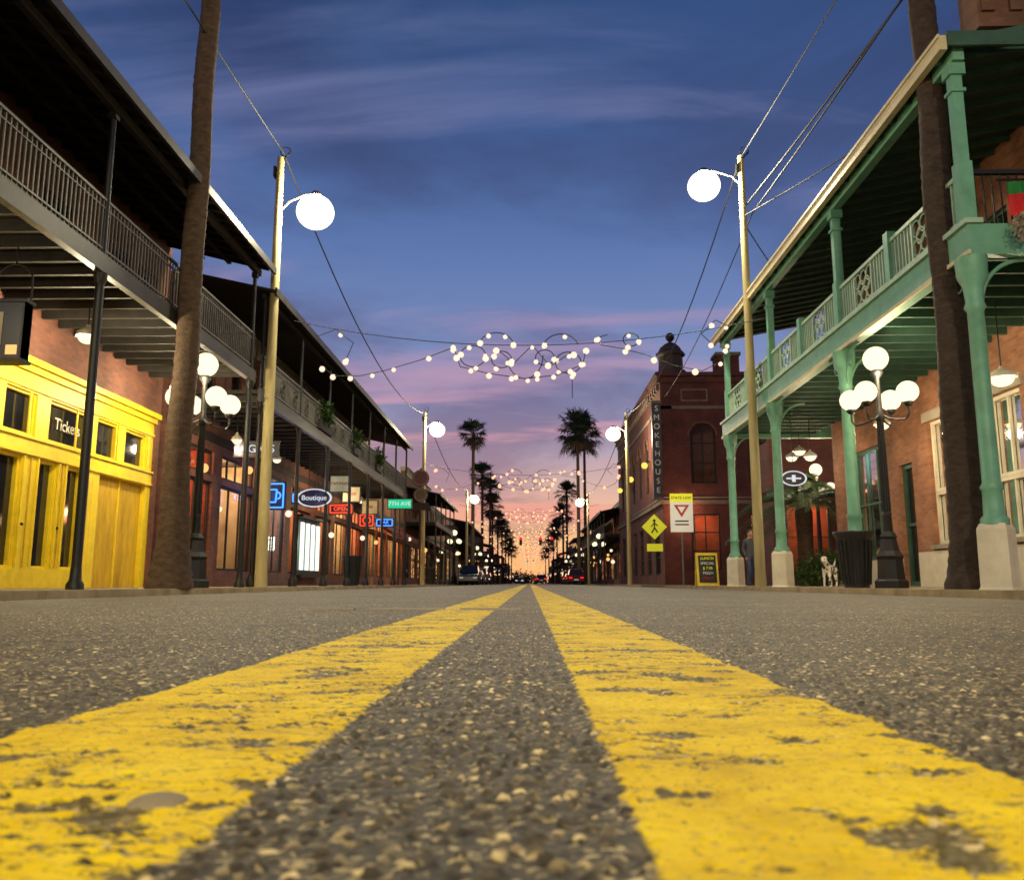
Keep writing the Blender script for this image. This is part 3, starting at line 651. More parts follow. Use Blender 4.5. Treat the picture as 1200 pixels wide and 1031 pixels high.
neon_board('red_neon_sign',-8.3,37.5,3.3,1.1,.5,neonr,'OPEN',15,(1,.08,.04)); neon_board('red_neon_sign',-8.2,43,3.2,.8,.7,neonr,'ring',0); neon_board('blue_neon_sign',-7.8,46,3.3,1.0,.5,neonb,'BAR',0)
e=emp('cigar_shop_sign'); b=M(); b.box(-8.2,-6.95,23.3,23.36,3.55,3.95,mat('sign_dark',(.02,.02,.03),.5)); b.box(-8.23,-6.92,23.29,23.37,3.95,3.98,iron); b.box(-8.23,-6.92,23.29,23.37,3.52,3.55,iron)
for xx in (-8,-7.15): b.cyl((xx,23.33,3.98),(xx,23.33,4.74),.012,.012,iron,5)
b.build('board',e); text('CIGARS',(-7.58,23.285,3.75),'-Y',.3,white_e,e)
e=emp('oval_hanging_sign'); b=M(); b.cyl((0,0,0),(0,.06,0),.5,.5,mat('sign_navy',(.03,.04,.12),.4),32,False); b.ring((0,-.02,0),.5,.03,white_e,'Y',32); o=b.build('oval_board',e,(-7.35,29,2.95)); o.scale=(1.15,1,.6)
text('Boutique',(-7.35,28.96,2.95),'-Y',.24,white_e,e); b=M(); b.cyl((-7.55,29.03,3.2),(-7.55,29.03,4.74),.012,.012,iron,5); b.cyl((-7.15,29.03,3.2),(-7.15,29.03,4.74),.012,.012,iron,5); b.build('chains',e)
e=emp('lit_display_case'); b=M()
for i in range(4): b.box(-9.18,-9.1,34.2+i*.85,34.55+i*.85,.6,2.5,neonw)
b.box(-9.28,-9.19,33.9,37.4,.3,2.8,iron); b.box(-9.19,-9.0,33.9,37.4,.3,.4,iron); b.box(-9.19,-9.0,33.9,37.4,2.7,2.8,iron); b.build('light_tubes',e); light('display_light',(-8.2,35.6,1.7),60,(.85,1,.85),.3,e)
e=emp('street_name_sign'); b=M(); b.box(-7.35,-6.05,44,44.1,3.85,4.4,iron); b.box(-7.3,-6.1,43.98,43.998,3.9,4.35,neong); b.build('box',e); text('7TH AVE',(-6.7,43.96,4.12),'-Y',.3,white_e,e)
b=M(); b.cyl((-6.7,44.06,-.02),(-6.7,44.06,3.85),.04,.04,iron,8); b.build('post',e)
for x_,y_,z_,t_ in ((-7.55,36,3.5,'CAFE'),(-7.5,40,3.3,'BAR'),(-7.4,33,3.6,'TATTOO')):
    e=emp('shop_sign_panel'); b=M(); b.box(x_-.35,x_+.35,y_,y_+.02,z_,z_+.6,mat('panel_cream',(.5,.45,.3),.6)); b.box(x_-.38,x_+.38,y_+.02,y_+.12,z_-.04,z_+.64,iron); b.cyl((x_,y_+.06,z_+.64),(x_,y_+.06,4.74),.02,.02,iron,6); b.build('panel',e); text(t_,(x_,y_-.01,z_+.3),'-Y',.17,goods[0],e)
for y,P_ in ((23.2,80),(27,0),(35,110),(41,90)): dome_lamp((-8.1,y,4.0),P_,.78,r=.15)
e=emp('hanging_round_sign'); b=M(); b.cyl((-6.4,50,6.2),(-6.4,50.1,6.2),.5,.5,mat('maroon_sign',(.12,.02,.02),.5),24,False); b.cyl((-6.4,50,5.2),(-6.4,50.1,5.2),.42,.42,mat('sign_brown',(.1,.07,.04),.6),24,False); b.box(-7.0,-5.9,50.02,50.08,4.3,4.75,darkwood); b.cyl((-6.4,50.05,-.02),(-6.4,50.05,6.8),.05,.05,iron,8)
b.ring((-6.4,49.98,6.2),.42,.03,stone,'Y',20); b.ring((-6.4,49.98,5.2),.34,.03,stone,'Y',20); b.build('discs_and_post',e)
for y0_,y1_,n_ in ((27.4,29.2,500),(38,39.4,300),(33,34,250)):
    e=emp('balcony_planter'); b=M(); b.box(-7.2,-6.85,y0_,y1_,5.1,5.4,darkwood); b.build('box',e); b=M(); bush(b,(-6.98,(y0_+y1_)/2,5.75),.55,n_,leaf,.1,(.6,1.3,.8)); b.build('foliage',e)

# ------------------------------------------------------------------ right building with green gallery
P=emp('brick_building_with_green_gallery'); W=10.0
ops=[(14.3,15.5,1.0,4.05),(17.2,18.5,1.0,4.05),(20.0,21.3,1.0,4.05),(22.3,23.1,0,3.2),(24.0,26.4,.75,4.0)]+[(y,y+1.1,5.7,7.9) for y in (14,17,20,23,26)]
b=M(); wall(b,'X',W,.35,12.9,28,.0,10.6,ops,brickXo); b.box(W+1.8,26,12.9,28,-.03,10.4,plaster); b.box(W+.36,W+1.79,12.9,28,4.3,10.4,brickYo); b.box(W+.36,W+1.79,12.9,13.1,0,4.29,brickYo); b.box(W+.36,W+1.79,27.8,28,0,4.29,brickYo); b.box(W,W+1.79,12.9,28,-.03,-.002,stone)
b.box(W+.36,W+1.79,23.3,23.4,0,4.29,plaster); b.build('walls',P)
b=M(); clutter(b,1,W,13.6,22.6,random.Random(9)); clutter(b,1,W,23.5,27.6,random.Random(11)); b.build('shop_interior',P)
light('shop_light',(W+.95,15,3.8),60,wc,.3,P); light('shop_light',(W+.95,19.7,3.8),80,wc,.3,P); light('shop_light',(W+.95,25.2,3.8),260,bc,.3,P)
b=M()
b.box(W-.05,W-.003,12.9,22.2,-.02,.85,white_p); b.box(W-.05,W-.003,23.2,28,-.02,.72,white_p)
for a in (14.3,17.2,20.0): b.box(W-.1,W-.003,a-.1,a+1.4,.9,.998,stone); b.box(W-.06,W-.003,a-.15,a+1.45,4.055,4.3,stone)
for y in (13.6,16.4,19.2): b.box(W-.065,W-.051,y,y+.03,0,.85,stone)
b.build('stone_base',P)
b=M()
for a in (14.3,17.2,20.0):
    c=a+(1.2 if a<15 else 1.3); pane(b,'X',W,1,a,c,2.3,4.05,white_p,clear,2,1,.08); pane(b,'X',W,1,a,c,1.0,2.295,white_p,clear,2,1,.08)
pane(b,'X',W,1,22.3,23.1,0,3.2,green_d,glass,1,2,.12); pane(b,'X',W,1,24.0,26.4,.75,4.0,green_d,clear,3,2,.09)
for y in (14,17,20,23,26): pane(b,'X',W,1,y,y+1.1,5.7,7.9,green_d,glass,2,2)
b.build('windows',P)
gx=6.95; Y0,Y1=12.7,29.8
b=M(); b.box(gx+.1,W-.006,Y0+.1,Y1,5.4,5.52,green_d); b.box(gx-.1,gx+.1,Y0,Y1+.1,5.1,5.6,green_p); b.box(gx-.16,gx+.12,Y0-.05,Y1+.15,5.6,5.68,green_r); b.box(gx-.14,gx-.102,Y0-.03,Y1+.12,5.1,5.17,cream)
b.box(gx+.1,W+.3,Y0,Y0+.18,5.1,5.598,green_p); b.box(gx+.1,W+4,Y1-.1,Y1+.1,5.1,5.598,green_p)
i=0
while Y0+.5+i*.6<Y1-.2: b.box(gx+.11,W-.01,Y0+.5+i*.6,Y0+.57+i*.6,5.2,5.398,green_d); i+=1
b.build('gallery_floor',P)
b=M(); posts=[12.9,18.4,23.8,29.2]
for y in posts:
    b.lathe((gx,y,-.03),[(.34,0),(.3,.05),(.29,.9),(.24,.98)],white_p,4,False)
    b.lathe((gx,y,.94),[(.2,0),(.2,.08),(.15,.14),(.14,.5),(.17,.55),(.13,.62),(.12,3.3),(.16,3.36),(.13,3.45),(.15,3.7),(.22,3.85),(.24,4.16)],green_p,16)
    for s_ in (-1,1):
        if (y==posts[0] and s_<0): continue
        b.ring((gx,y+s_*.85,4.35),.74,.035,green_p,'X',8,math.pi/2 if s_>0 else 0,math.pi if s_>0 else math.pi/2,6)
        b.ring((gx,y+s_*.42,4.85),.17,.02,green_p,'X',12)
    b.ring((gx+.85,y,4.35),.74,.035,green_p,'Y',8,math.pi/2,math.pi,6)
    b.box(gx-.11,gx+.11,y-.11,y+.11,5.68,6.7,green_p); b.box(gx-.085,gx+.085,y-.085,y+.085,6.7,8.2,green_p); b.box(gx-.13,gx+.13,y-.13,y+.13,8.2,8.4,green_p); b.box(gx-.12,gx+.12,y-.12,y+.12,7.9,7.96,green_p)
for y in (15.6,21,26.4): b.box(gx-.09,gx+.09,y,y+.2,5.68,6.72,green_p)
b.build('columns',P)
b=M(); segs=[(13.0,15.6),(15.8,18.3),(18.5,21),(21.2,23.7),(23.9,26.4),(26.6,29.1)]
for j,(a,c) in enumerate(segs):
    b.box(gx-.045,gx+.045,a,c,6.5,6.57,green_r); b.box(gx-.03,gx+.03,a,c,5.76,5.81,green_r)
    m0,m1=((a+c)/2-.45,(a+c)/2+.45)
    n=int((c-a)/.13)
    for i in range(n+1):
        y=a+(c-a)*i/n
        if m0<y<m1: continue
        b.box(gx-.018,gx+.018,y-.02,y+.02,5.81,6.5,green_r)
    b.box(gx-.03,gx+.03,m0-.03,m0+.03,5.81,6.5,green_r); b.box(gx-.03,gx+.03,m1-.03,m1+.03,5.81,6.5,green_r)
    for yy in (-.3,0,.3):
        for zz_ in (5.98,6.33): b.ring((gx,(a+c)/2+yy,zz_),.15,.02,green_r,'X',10)
    for q in (-.15,.15): b.ring((gx,(a+c)/2+q,6.155),.15,.018,green_r,'X',10)
b.box(gx+.05,W,12.84,12.92,6.5,6.57,iron)
for i in range(22): b.box(gx+.15+i*.135,gx+.17+i*.135,12.87,12.89,5.6,6.5,iron)
b.build('gallery_railing',P)
b=M(); vs=[(6.72,Y0-.1,8.6),(6.72,Y1+.1,8.6),(W-.01,Y1+.1,9.25),(W-.01,Y0-.1,9.25)]
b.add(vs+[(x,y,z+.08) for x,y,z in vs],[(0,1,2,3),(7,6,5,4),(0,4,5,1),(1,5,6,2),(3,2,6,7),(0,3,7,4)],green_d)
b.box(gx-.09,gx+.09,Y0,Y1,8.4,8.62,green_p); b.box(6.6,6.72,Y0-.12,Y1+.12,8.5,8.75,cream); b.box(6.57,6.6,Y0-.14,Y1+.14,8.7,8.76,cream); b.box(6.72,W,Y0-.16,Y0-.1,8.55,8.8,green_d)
i=0
while Y0+.3+i*.6<Y1: y=Y0+.3+i*.6; b.add([(6.73,y,8.5),(6.73,y+.06,8.5),(W-.02,y+.06,9.12),(W-.02,y,9.12),(6.73,y,8.6),(6.73,y+.06,8.6),(W-.02,y+.06,9.24),(W-.02,y,9.24)],[(0,3,2,1),(0,1,5,4),(3,0,4,7)],green_d); i+=1
b.build('gallery_roof',P)
b=M(); b.box(7.3,12,Y0-.05,13.2,8.95,10.2,brickYo); b.box(7.2,12,Y0-.15,13.3,10.2,10.4,stone)
for i in range(10): b.box(7.35+i*.45,7.55+i*.45,Y0-.11,Y0-.052,9.2,9.8,brickYo)
b.build('corner_parapet',P)
dome_lamp((8.55,15.2,3.75),190,1.6,r=.25,col=W_); dome_lamp((8.6,20.6,3.9),150,1.5,r=.2); dome_lamp((8.6,26,3.9),80,1.5,r=.2)
P=emp('patio_restaurant'); b=M(); ops=[(11.2+i*2.6,13.1+i*2.6,.5,3.6) for i in range(5)]
wall(b,'Y',37.5,.3,10.6,26,-.03,6.5,ops,brickY); b.box(10.6,26,39.6,40.6,-.03,6.3,plaster_d); b.box(10.6,26,37.81,39.59,4,6.3,brickY); b.box(10.6,10.9,37.81,39.59,-.03,3.99,brickY); b.box(10.4,26,37.2,37.497,3.8,4.1,green_d); b.build('walls',P)
b=M()
for o in ops: pane(b,'Y',37.5,1,*o,green_d,clear,2,2)
for i in range(6):
    b.sph((11.5+i*2.2,38.7,2.9),.11,globe,10,7); b.box(11+i*2.4,11.9+i*2.4,38.6,39.2,.7,.76,goods[5]); b.box(11.4+i*2.4,11.5+i*2.4,38.8,38.9,0,.7,iron)
for i in range(7): b.sph((10.8+i*1.1,35.5,3.6-.25*math.sin(i*1.2)),.09,bulb,8,6)
b.build('windows',P); light('room_light',(12.5,38.7,3.5),220,rc,.3,P); light('room_light',(17.5,38.7,3.5),220,wc,.3,P)
dome_lamp((9.4,29.5,4.6),80,.9,r=.22); dome_lamp((10.2,33,4.9),90,1,r=.25); 
e=emp('oval_hanging_sign'); b=M(); b.cyl((0,0,0),(0,.06,0),.42,.42,mat('sign_black',(.01,.01,.01),.4),32,False); b.ring((0,-.02,0),.42,.03,white_e,'Y',32); b.box(-.25,.25,-.02,-.004,-.04,.04,white_e); b.box(-.06,.06,-.024,-.006,-.2,.2,white_e); o=b.build('oval_board',e,(7.75,25,3.1)); o.scale=(.85,1,.5)
b=M(); b.cyl((7.75,25.03,3.3),(7.75,25.03,5.2),.012,.012,iron,5); b.build('hanger',e)
e=emp('date_palm'); b=M(); b.lathe((9.9,31,-.03),[(.3,0),(.26,1.5),(.3,2.6),(.2,3.0)],bark,14,True,.12); b.build('trunk',e); b=M()
for i in range(40):
    az=R.uniform(0,6.28); el=R.uniform(.0,1.3); pts=[]
    for k in range(11):
        t=k/10*2.9; pts.append(Vector((9.9+math.cos(az)*math.cos(el)*t,31+math.sin(az)*math.cos(el)*t,2.9+math.sin(el)*t-.22*t*t)))
    b.path(pts,.015,leaf,3)
    for k in range(1,10):
        d=(pts[k+1]-pts[k]).normalized(); sd=d.cross(Vector((0,0,1))).normalized()
        for s_ in (-1,1):
            for q in (0,.33,.66):
                p=pts[k].lerp(pts[k+1],q); tip=p+sd*s_*.42+d*.2-Vector((0,0,.12)); b.add([p,p+d*.05,tip],[(0,1,2)],leaf)
b.build('fronds',e)
b=M(); bush(b,(9.5,27.6,.55),.75,1400,leaf,.07,(1.1,.8,.75)); bush(b,(8.9,27.9,.35),.45,500,leaf,.07); b.build('shrub')

# ------------------------------------------------------------------ corner brick building
P=emp('three_storey_brick_building'); X0=8.3; Yc=53; H=13.0
opsY=[]
for x_ in (9.6,13.2,16.8):
    opsY+= [(x_+.5,x_+2.1,6.2,10.0),(x_+.4,x_+2.2,.9,4.3)]
b=M(); wall(b,'Y',Yc,.4,X0,24,-.15,H,opsY,brickY)
opsX=[]
for i in range(6):
    y=55+i*3.9; opsX+=[(y,y+1.6,6.2,10.0),(y-.4,y+2.0,.6,3.9)]
wall(b,'X',X0,.39,Yc+.4,79,-.15,H,opsX,brickX2); b.box(X0+2.4,24,Yc+2.4,79,-.1,H-.4,plaster_d); b.box(X0+.4,24,Yc+.41,Yc+2.39,4.8,5.4,darkwood); b.box(X0+.4,X0+2.39,Yc+2.4,79,4.8,5.4,darkwood); b.box(X0+.4,24,Yc+.41,Yc+2.39,H-.5,H-.4,darkwood); b.box(X0+.4,X0+2.39,Yc+2.4,79,H-.5,H-.4,darkwood); b.build('walls',P)
for p_,w_,c_ in (((11,Yc+1.4,4),130,rc),((14.5,Yc+1.4,4),110,wc),((X0+1.3,60,4),160,wc),((X0+1.3,68,4),160,rc),((14,Yc+1.4,9.5),25,bc)): light('room_light',p_,w_,c_,.3,P)
b=M()
for i,o in enumerate(opsY): pane(b,'Y',Yc,1,*o,darkwood,clear,2,3,.1)
for i,o in enumerate(opsX): pane(b,'X',X0,1,*o,darkwood,clear if i%2 else glass,2,3,.1)
for (a0,a1,z0,z1) in opsY:
    if z1<9: continue
    r_=(a1-a0)/2; c=(a0+a1)/2; n=10
    for s_ in (-1,1):
        arc=[(c+s_*r_*math.cos(t),Yc+.02,z1-r_+r_*math.sin(t)) for t in [math.pi/2*k/n for k in range(n+1)]]
        b.add(arc+[(c+s_*r_,Yc+.02,z1)],[tuple(range(n+2)) if s_<0 else tuple(range(n+2))[::-1]],brickY)
    b.ring((c,Yc-.02,z1-r_),r_+.1,.08,brickYo,'Y',14,0,math.pi,6)
for (a0,a1,z0,z1) in opsX:
    if z1<9: continue
    b.ring((X0-.02,(a0+a1)/2,z1-.8),(a1-a0)/2+.1,.08,brickYo,'X',10,0,math.pi,6)
b.build('windows',P)
b=M(); stone_d=mat('weathered_stone',(.17,.13,.10),.85,0,.3)
for z,pz,hh in ((4.9,.14,.25),(5.25,.08,.12),(10.9,.1,.2),(12.6,.2,.35),(H,.3,.25)):
    m_=stone_d if z<12 else brickY
    b.box(X0-pz,24,Yc-pz,Yc-.003,z,z+hh,m_); b.box(X0-pz,X0-.003,Yc,79,z,z+hh,m_)
for x_ in (8.3,12.3,15.9,19.5):
    b.box(x_,x_+.7,Yc-.1,Yc-.004,5.6,12.5,brickY); b.box(x_+1.3,x_+3.0,Yc-.06,Yc-.004,11.4,11.5,stone_d); b.box(x_+1.3,x_+3.0,Yc-.06,Yc-.004,12.1,12.2,stone_d); b.box(x_+1.3,x_+1.4,Yc-.06,Yc-.004,11.5,12.1,stone_d); b.box(x_+2.9,x_+3.0,Yc-.06,Yc-.004,11.5,12.1,stone_d)
i=0
while Yc+.5+i*.9<78: b.box(X0-.16,X0-.004,Yc+.5+i*.9,Yc+.8+i*.9,12.2,12.598,stone_d); i+=1
b.box(12,13.4,Yc+.05,Yc+1.4,H+.25,H+1.4,brickY); b.box(11.9,13.5,Yc-.05,Yc+1.5,H+1.4,H+1.6,stone_d)
b.build('trim',P)
b=M(); c=(X0+.9,Yc+.9,H)
b.lathe(c,[(1.05,.25),(1.05,.5),(.8,.55),(.78,1.5),(.95,1.6),(.95,1.75),(.8,1.85),(.65,2.15),(.35,2.4),(.12,2.5),(.1,2.6)],mat('cupola_dark',(.05,.035,.03),.7),8,False); b.sph((c[0],c[1],H+2.85),.3,iron,12,8)
b.build('cupola',P)
e=emp('vertical_blade_sign'); b=M(); b.box(7.55,8.1,51.6,51.9,5.2,11.0,mat('blade_sign_black',(.02,.018,.02),.4)); b.box(7.5,8.15,51.55,51.95,11.0,11.15,stone_d); b.box(7.5,8.15,51.55,51.95,5.05,5.2,stone_d); b.box(8.1,8.3,51.7,53,9.8,9.9,iron); b.build('box',e)
for i,ch in enumerate('SMOKEHOUSE'): text(ch,(7.83,51.57,10.65-i*.56),'-Y',.48,sw_,e)
for yy,zz_ in ((58,8),(66,8),(74,8)):
    e=emp('wall_lantern'); b=M(); b.sph((7.9,yy,zz_),.22,amber,12,8); b.box(7.9,8.3,yy-.04,yy+.04,zz_+.22,zz_+.3,iron); b.build('lantern',e)
    if yy==58: light('wall_light',(7.3,yy,zz_),110,(1,.6,.25),.2,e)
e=emp('wall_lantern'); b=M(); b.sph((9.4,52.7,4.4),.16,amber,10,7); b.box(9.36,9.44,52.7,53,4.56,4.62,iron); b.build('lantern',e); light('wall_light',(9.4,52.1,4.4),180,(1,.5,.25),.2,e)

# ------------------------------------------------------------------ signs
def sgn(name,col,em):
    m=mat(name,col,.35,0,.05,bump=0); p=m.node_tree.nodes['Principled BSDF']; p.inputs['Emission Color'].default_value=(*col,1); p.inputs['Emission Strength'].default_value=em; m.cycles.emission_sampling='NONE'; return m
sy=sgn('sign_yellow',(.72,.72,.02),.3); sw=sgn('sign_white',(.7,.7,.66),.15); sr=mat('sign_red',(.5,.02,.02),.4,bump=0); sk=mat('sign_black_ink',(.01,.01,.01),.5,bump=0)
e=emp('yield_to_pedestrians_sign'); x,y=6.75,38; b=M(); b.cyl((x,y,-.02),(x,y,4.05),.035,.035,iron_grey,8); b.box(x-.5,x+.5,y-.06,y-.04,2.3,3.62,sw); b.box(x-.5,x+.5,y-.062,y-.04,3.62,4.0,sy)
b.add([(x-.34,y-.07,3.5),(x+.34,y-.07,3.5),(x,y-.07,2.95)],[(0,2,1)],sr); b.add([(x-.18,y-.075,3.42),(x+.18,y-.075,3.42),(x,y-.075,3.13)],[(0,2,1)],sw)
for z in (2.75,2.6): b.box(x-.3,x+.3,y-.068,y-.061,z,z+.06,sk)
b.build('post_and_plate',e); text('STATE LAW',(x,y-.07,3.81),'-Y',.17,sk,e)
e=emp('pedestrian_crossing_sign'); x,y=6.7,46; b=M(); b.cyl((x,y,-.02),(x,y,3.5),.035,.035,iron_grey,8)
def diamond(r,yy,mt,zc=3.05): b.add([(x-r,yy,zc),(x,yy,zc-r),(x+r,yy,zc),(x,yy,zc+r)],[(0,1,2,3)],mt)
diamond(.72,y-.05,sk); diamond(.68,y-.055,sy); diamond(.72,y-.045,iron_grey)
b.sph((x,y-.06,3.38),.08,sk,10,6,(1,.1,1)); b.path([(x,y-.06,3.3),(x,y-.06,3.0),(x-.15,y-.06,2.72)],.04,sk); b.path([(x,y-.06,3.0),(x+.16,y-.06,2.75)],.04,sk); b.path([(x-.18,y-.06,3.05),(x,y-.06,3.26),(x+.18,y-.06,3.1)],.03,sk)
b.box(x-.42,x+.42,y-.055,y-.04,1.75,2.15,sy); b.build('post_and_plate',e)
e=emp('sandwich_board'); b=M(); x,y=6.95,34
for s_ in (-1,1):
    b.add([(x-.42,y+s_*.3,-.02),(x+.42,y+s_*.3,-.02),(x+.42,y+s_*.04,1.25),(x-.42,y+s_*.04,1.25),(x-.42,y+s_*.26,-.02),(x+.42,y+s_*.26,-.02),(x+.42,y,1.25),(x-.42,y,1.25)],[(0,1,2,3),(7,6,5,4),(0,4,5,1),(3,2,6,7),(0,3,7,4),(1,5,6,2)],mat('board_yellow',(.7,.5,.03),.5))
b.add([(x-.34,y-.305,.1),(x+.34,y-.305,.1),(x+.34,y-.09,1.15),(x-.34,y-.09,1.15)],[(0,1,2,3)],sk); b.build('panels',e)
for i in range(5):
    text(['LUNCH','SPECIAL','$ 7.95','FRESH','DAILY'][i],(x,y-.13-.042*i-.02,1.03-i*.19),'-Y',.15,[sy,sw_,sy,sw_,sr][i],e,ext=.002)
def binn(x,y):
    e=emp('litter_bin'); b=M()
    b.lathe((x,y,-.02),[(.25,0),(.25,.08),(.28,.3),(.33,.95),(.42,1.12),(.42,1.16),(.36,1.16)],bin_m,20)
    for i in range(20):
        t=2*math.pi*i/20; b.cyl((x+.27*math.cos(t),y+.27*math.sin(t),.05),(x+.35*math.cos(t),y+.35*math.sin(t),.95),.014,.014,bin_m,5)
    b.build('slatted_body',e)
binn(6.8,18.1); binn(-6.9,33.5); binn(-6.9,60)
# holiday banner on near corner of the gallery: draped cloth with folds
e=emp('hanging_banner'); b=M(); yb=12.45
b.cyl((7.2,yb,6.2),(8.6,yb,6.2),.02,.02,iron,6)
gm=mat('banner_green',(.01,.16,.03),.8); sr2=mat('banner_red',(.5,.015,.015),.7)
nk=24
for k in range(nk):
    x0=7.36+k*.04; x1=x0+.04; f=lambda q:.05*math.sin(q*.9)+.02*math.sin(q*2.3)
    zs=lambda q: (6.17,5.98-.004*q*q*.2,5.55+.012*abs(q-9))
    za,zb=zs(k),zs(k+1)
    for j,mm in ((0,gm),(1,sr2)):
        b.add([(x0,yb+f(k)*(j*.5+.4),za[j]),(x1,yb+f(k+1)*(j*.5+.4),zb[j]),(x1,yb+f(k+1)*(j*.5+.9),zb[j+1]),(x0,yb+f(k)*(j*.5+.9),za[j+1])],[(0,1,2,3)],mm,True)
bush(b,(7.52,yb-.05,5.42),.16,220,stone,.04,(.9,.9,1.3)); b.build('cloth',e)

# ------------------------------------------------------------------ string light decorations
def motif(y,far=False):
    e=emp('holiday_string_lights',(0,y,0)); key='f' if far else 'n'
    if not hasattr(motif,key):
        w_=M(); bl=M(); mt=bulb_far if far else bulb
        def strand(pts,n,r=.012):
            P_=[]; 
            for i in range(len(pts)-1):
                for k in range(8): t=k/8; P_.append((pts[i][0]*(1-t)+pts[i+1][0]*t,0,pts[i][1]*(1-t)+pts[i+1][1]*t))
            P_.append((pts[-1][0],0,pts[-1][1])); w_.path(P_,r,wirem,4)
            if far: n=(n*2+2)//3
            for i in range(n):
                q=P_[int((i+R.uniform(-.2,.2))*(len(P_)-1)/max(1,n-1))%len(P_)]; bl.sph((q[0],R.uniform(-.05,.05),q[2]-.06),R.uniform(.05,.085)*(1.25 if far else 1.1),mt,8,6)
        main=[(-6.6+13.2*t,7.35-.75*4*t*(1-t)) for t in [i/14 for i in range(15)]]
        strand(main,0)
        def circ(cx,cz,r,n,m=16,t0=0,t1=6.283,q=.85): strand([(cx+r*math.cos(t0+(t1-t0)*i/m),cz+r*q*math.sin(t0+(t1-t0)*i/m)) for i in range(m+1)],n,r=.015)
        circ(-1.55,6.3,.36,5); circ(1.1,6.1,.36,6); circ(-.1,6.3,.5,5,12,3.3,6.3,1.3); circ(-.75,6.2,.28,4); circ(.45,6.25,.26,3)
        circ(-.9,6.55,.5,4,10,.3,2.9); circ(.9,6.5,.5,3,10,.3,2.9); circ(2.85,6.75,.22,4)
        strand([(-2.1,6.6),(-1.9,6.0),(-1.1,5.8),(-.1,5.65),(.8,5.75),(1.5,6.05),(1.6,6.5)],10)
        strand([(-.9,6.5),(-.4,6.1),(.1,6.6),(.6,6.0),(1.2,6.4)],5)
        strand([(-2.1,6.55),(-3.0,6.2),(-4.0,5.9),(-4.7,5.75),(-5.4,5.75),(-5.8,6.05)],7)
        strand([(-5.9,6.9),(-5.4,7.1),(-4.9,6.7),(-5.1,6.2)],3)
        strand([(2.0,6.6),(2.6,6.5),(3.3,6.3),(4.0,6.0),(4.8,5.85),(5.3,6.1),(5.5,6.6)],6)
        strand([(5.6,7.1),(5.2,7.3),(4.8,6.9),(5.1,6.6)],3); strand([(2.2,6.9),(1.9,6.8)],2)
        strand([(1.2,5.75),(1.2,5.1)],1)
        setattr(motif,key,(w_.build('wire_frame',e),bl.build('bulbs',e)))
    else:
        d=getattr(motif,key); inst(d[0],'wire_frame',e); inst(d[1],'bulbs',e)
motif(23)
for y in (52,80,105,128,150,175,200,230,262,300,345,400): motif(y,True)

# ------------------------------------------------------------------ traffic signals
def signal(x,y,lit,z=5.4):
    e=emp('traffic_signal'); b=M(); b.box(x-.2,x+.2,y,y+.3,z,z+1.15,mat('signal_housing',(.03,.03,.02),.5))
    for i in range(3):
        zc=z+.95-i*.37; on=(i==0 and lit=='r') or (i==2 and lit=='g'); b.cyl((x,y-.01,zc),(x,y-.05,zc),.19,.19,(redl if lit=='r' else greenl) if on else iron,14); b.ring((x,y-.1,zc+.0),.2,.02,iron,'Y',8,0,math.pi)
    b.cyl((x,y+.15,z+1.15),(x,y+.15,z+1.9),.03,.03,iron,6); b.build('housing',e)
signal(-1.2,122,'r'); signal(1.6,122,'r'); signal(3.2,122,'r'); signal(-.6,300,'g',7); signal(1.4,300,'g',7)
wire((-7,122.15,7.6),(7,122.15,7.6),.35,'signal_span_wire',.03)

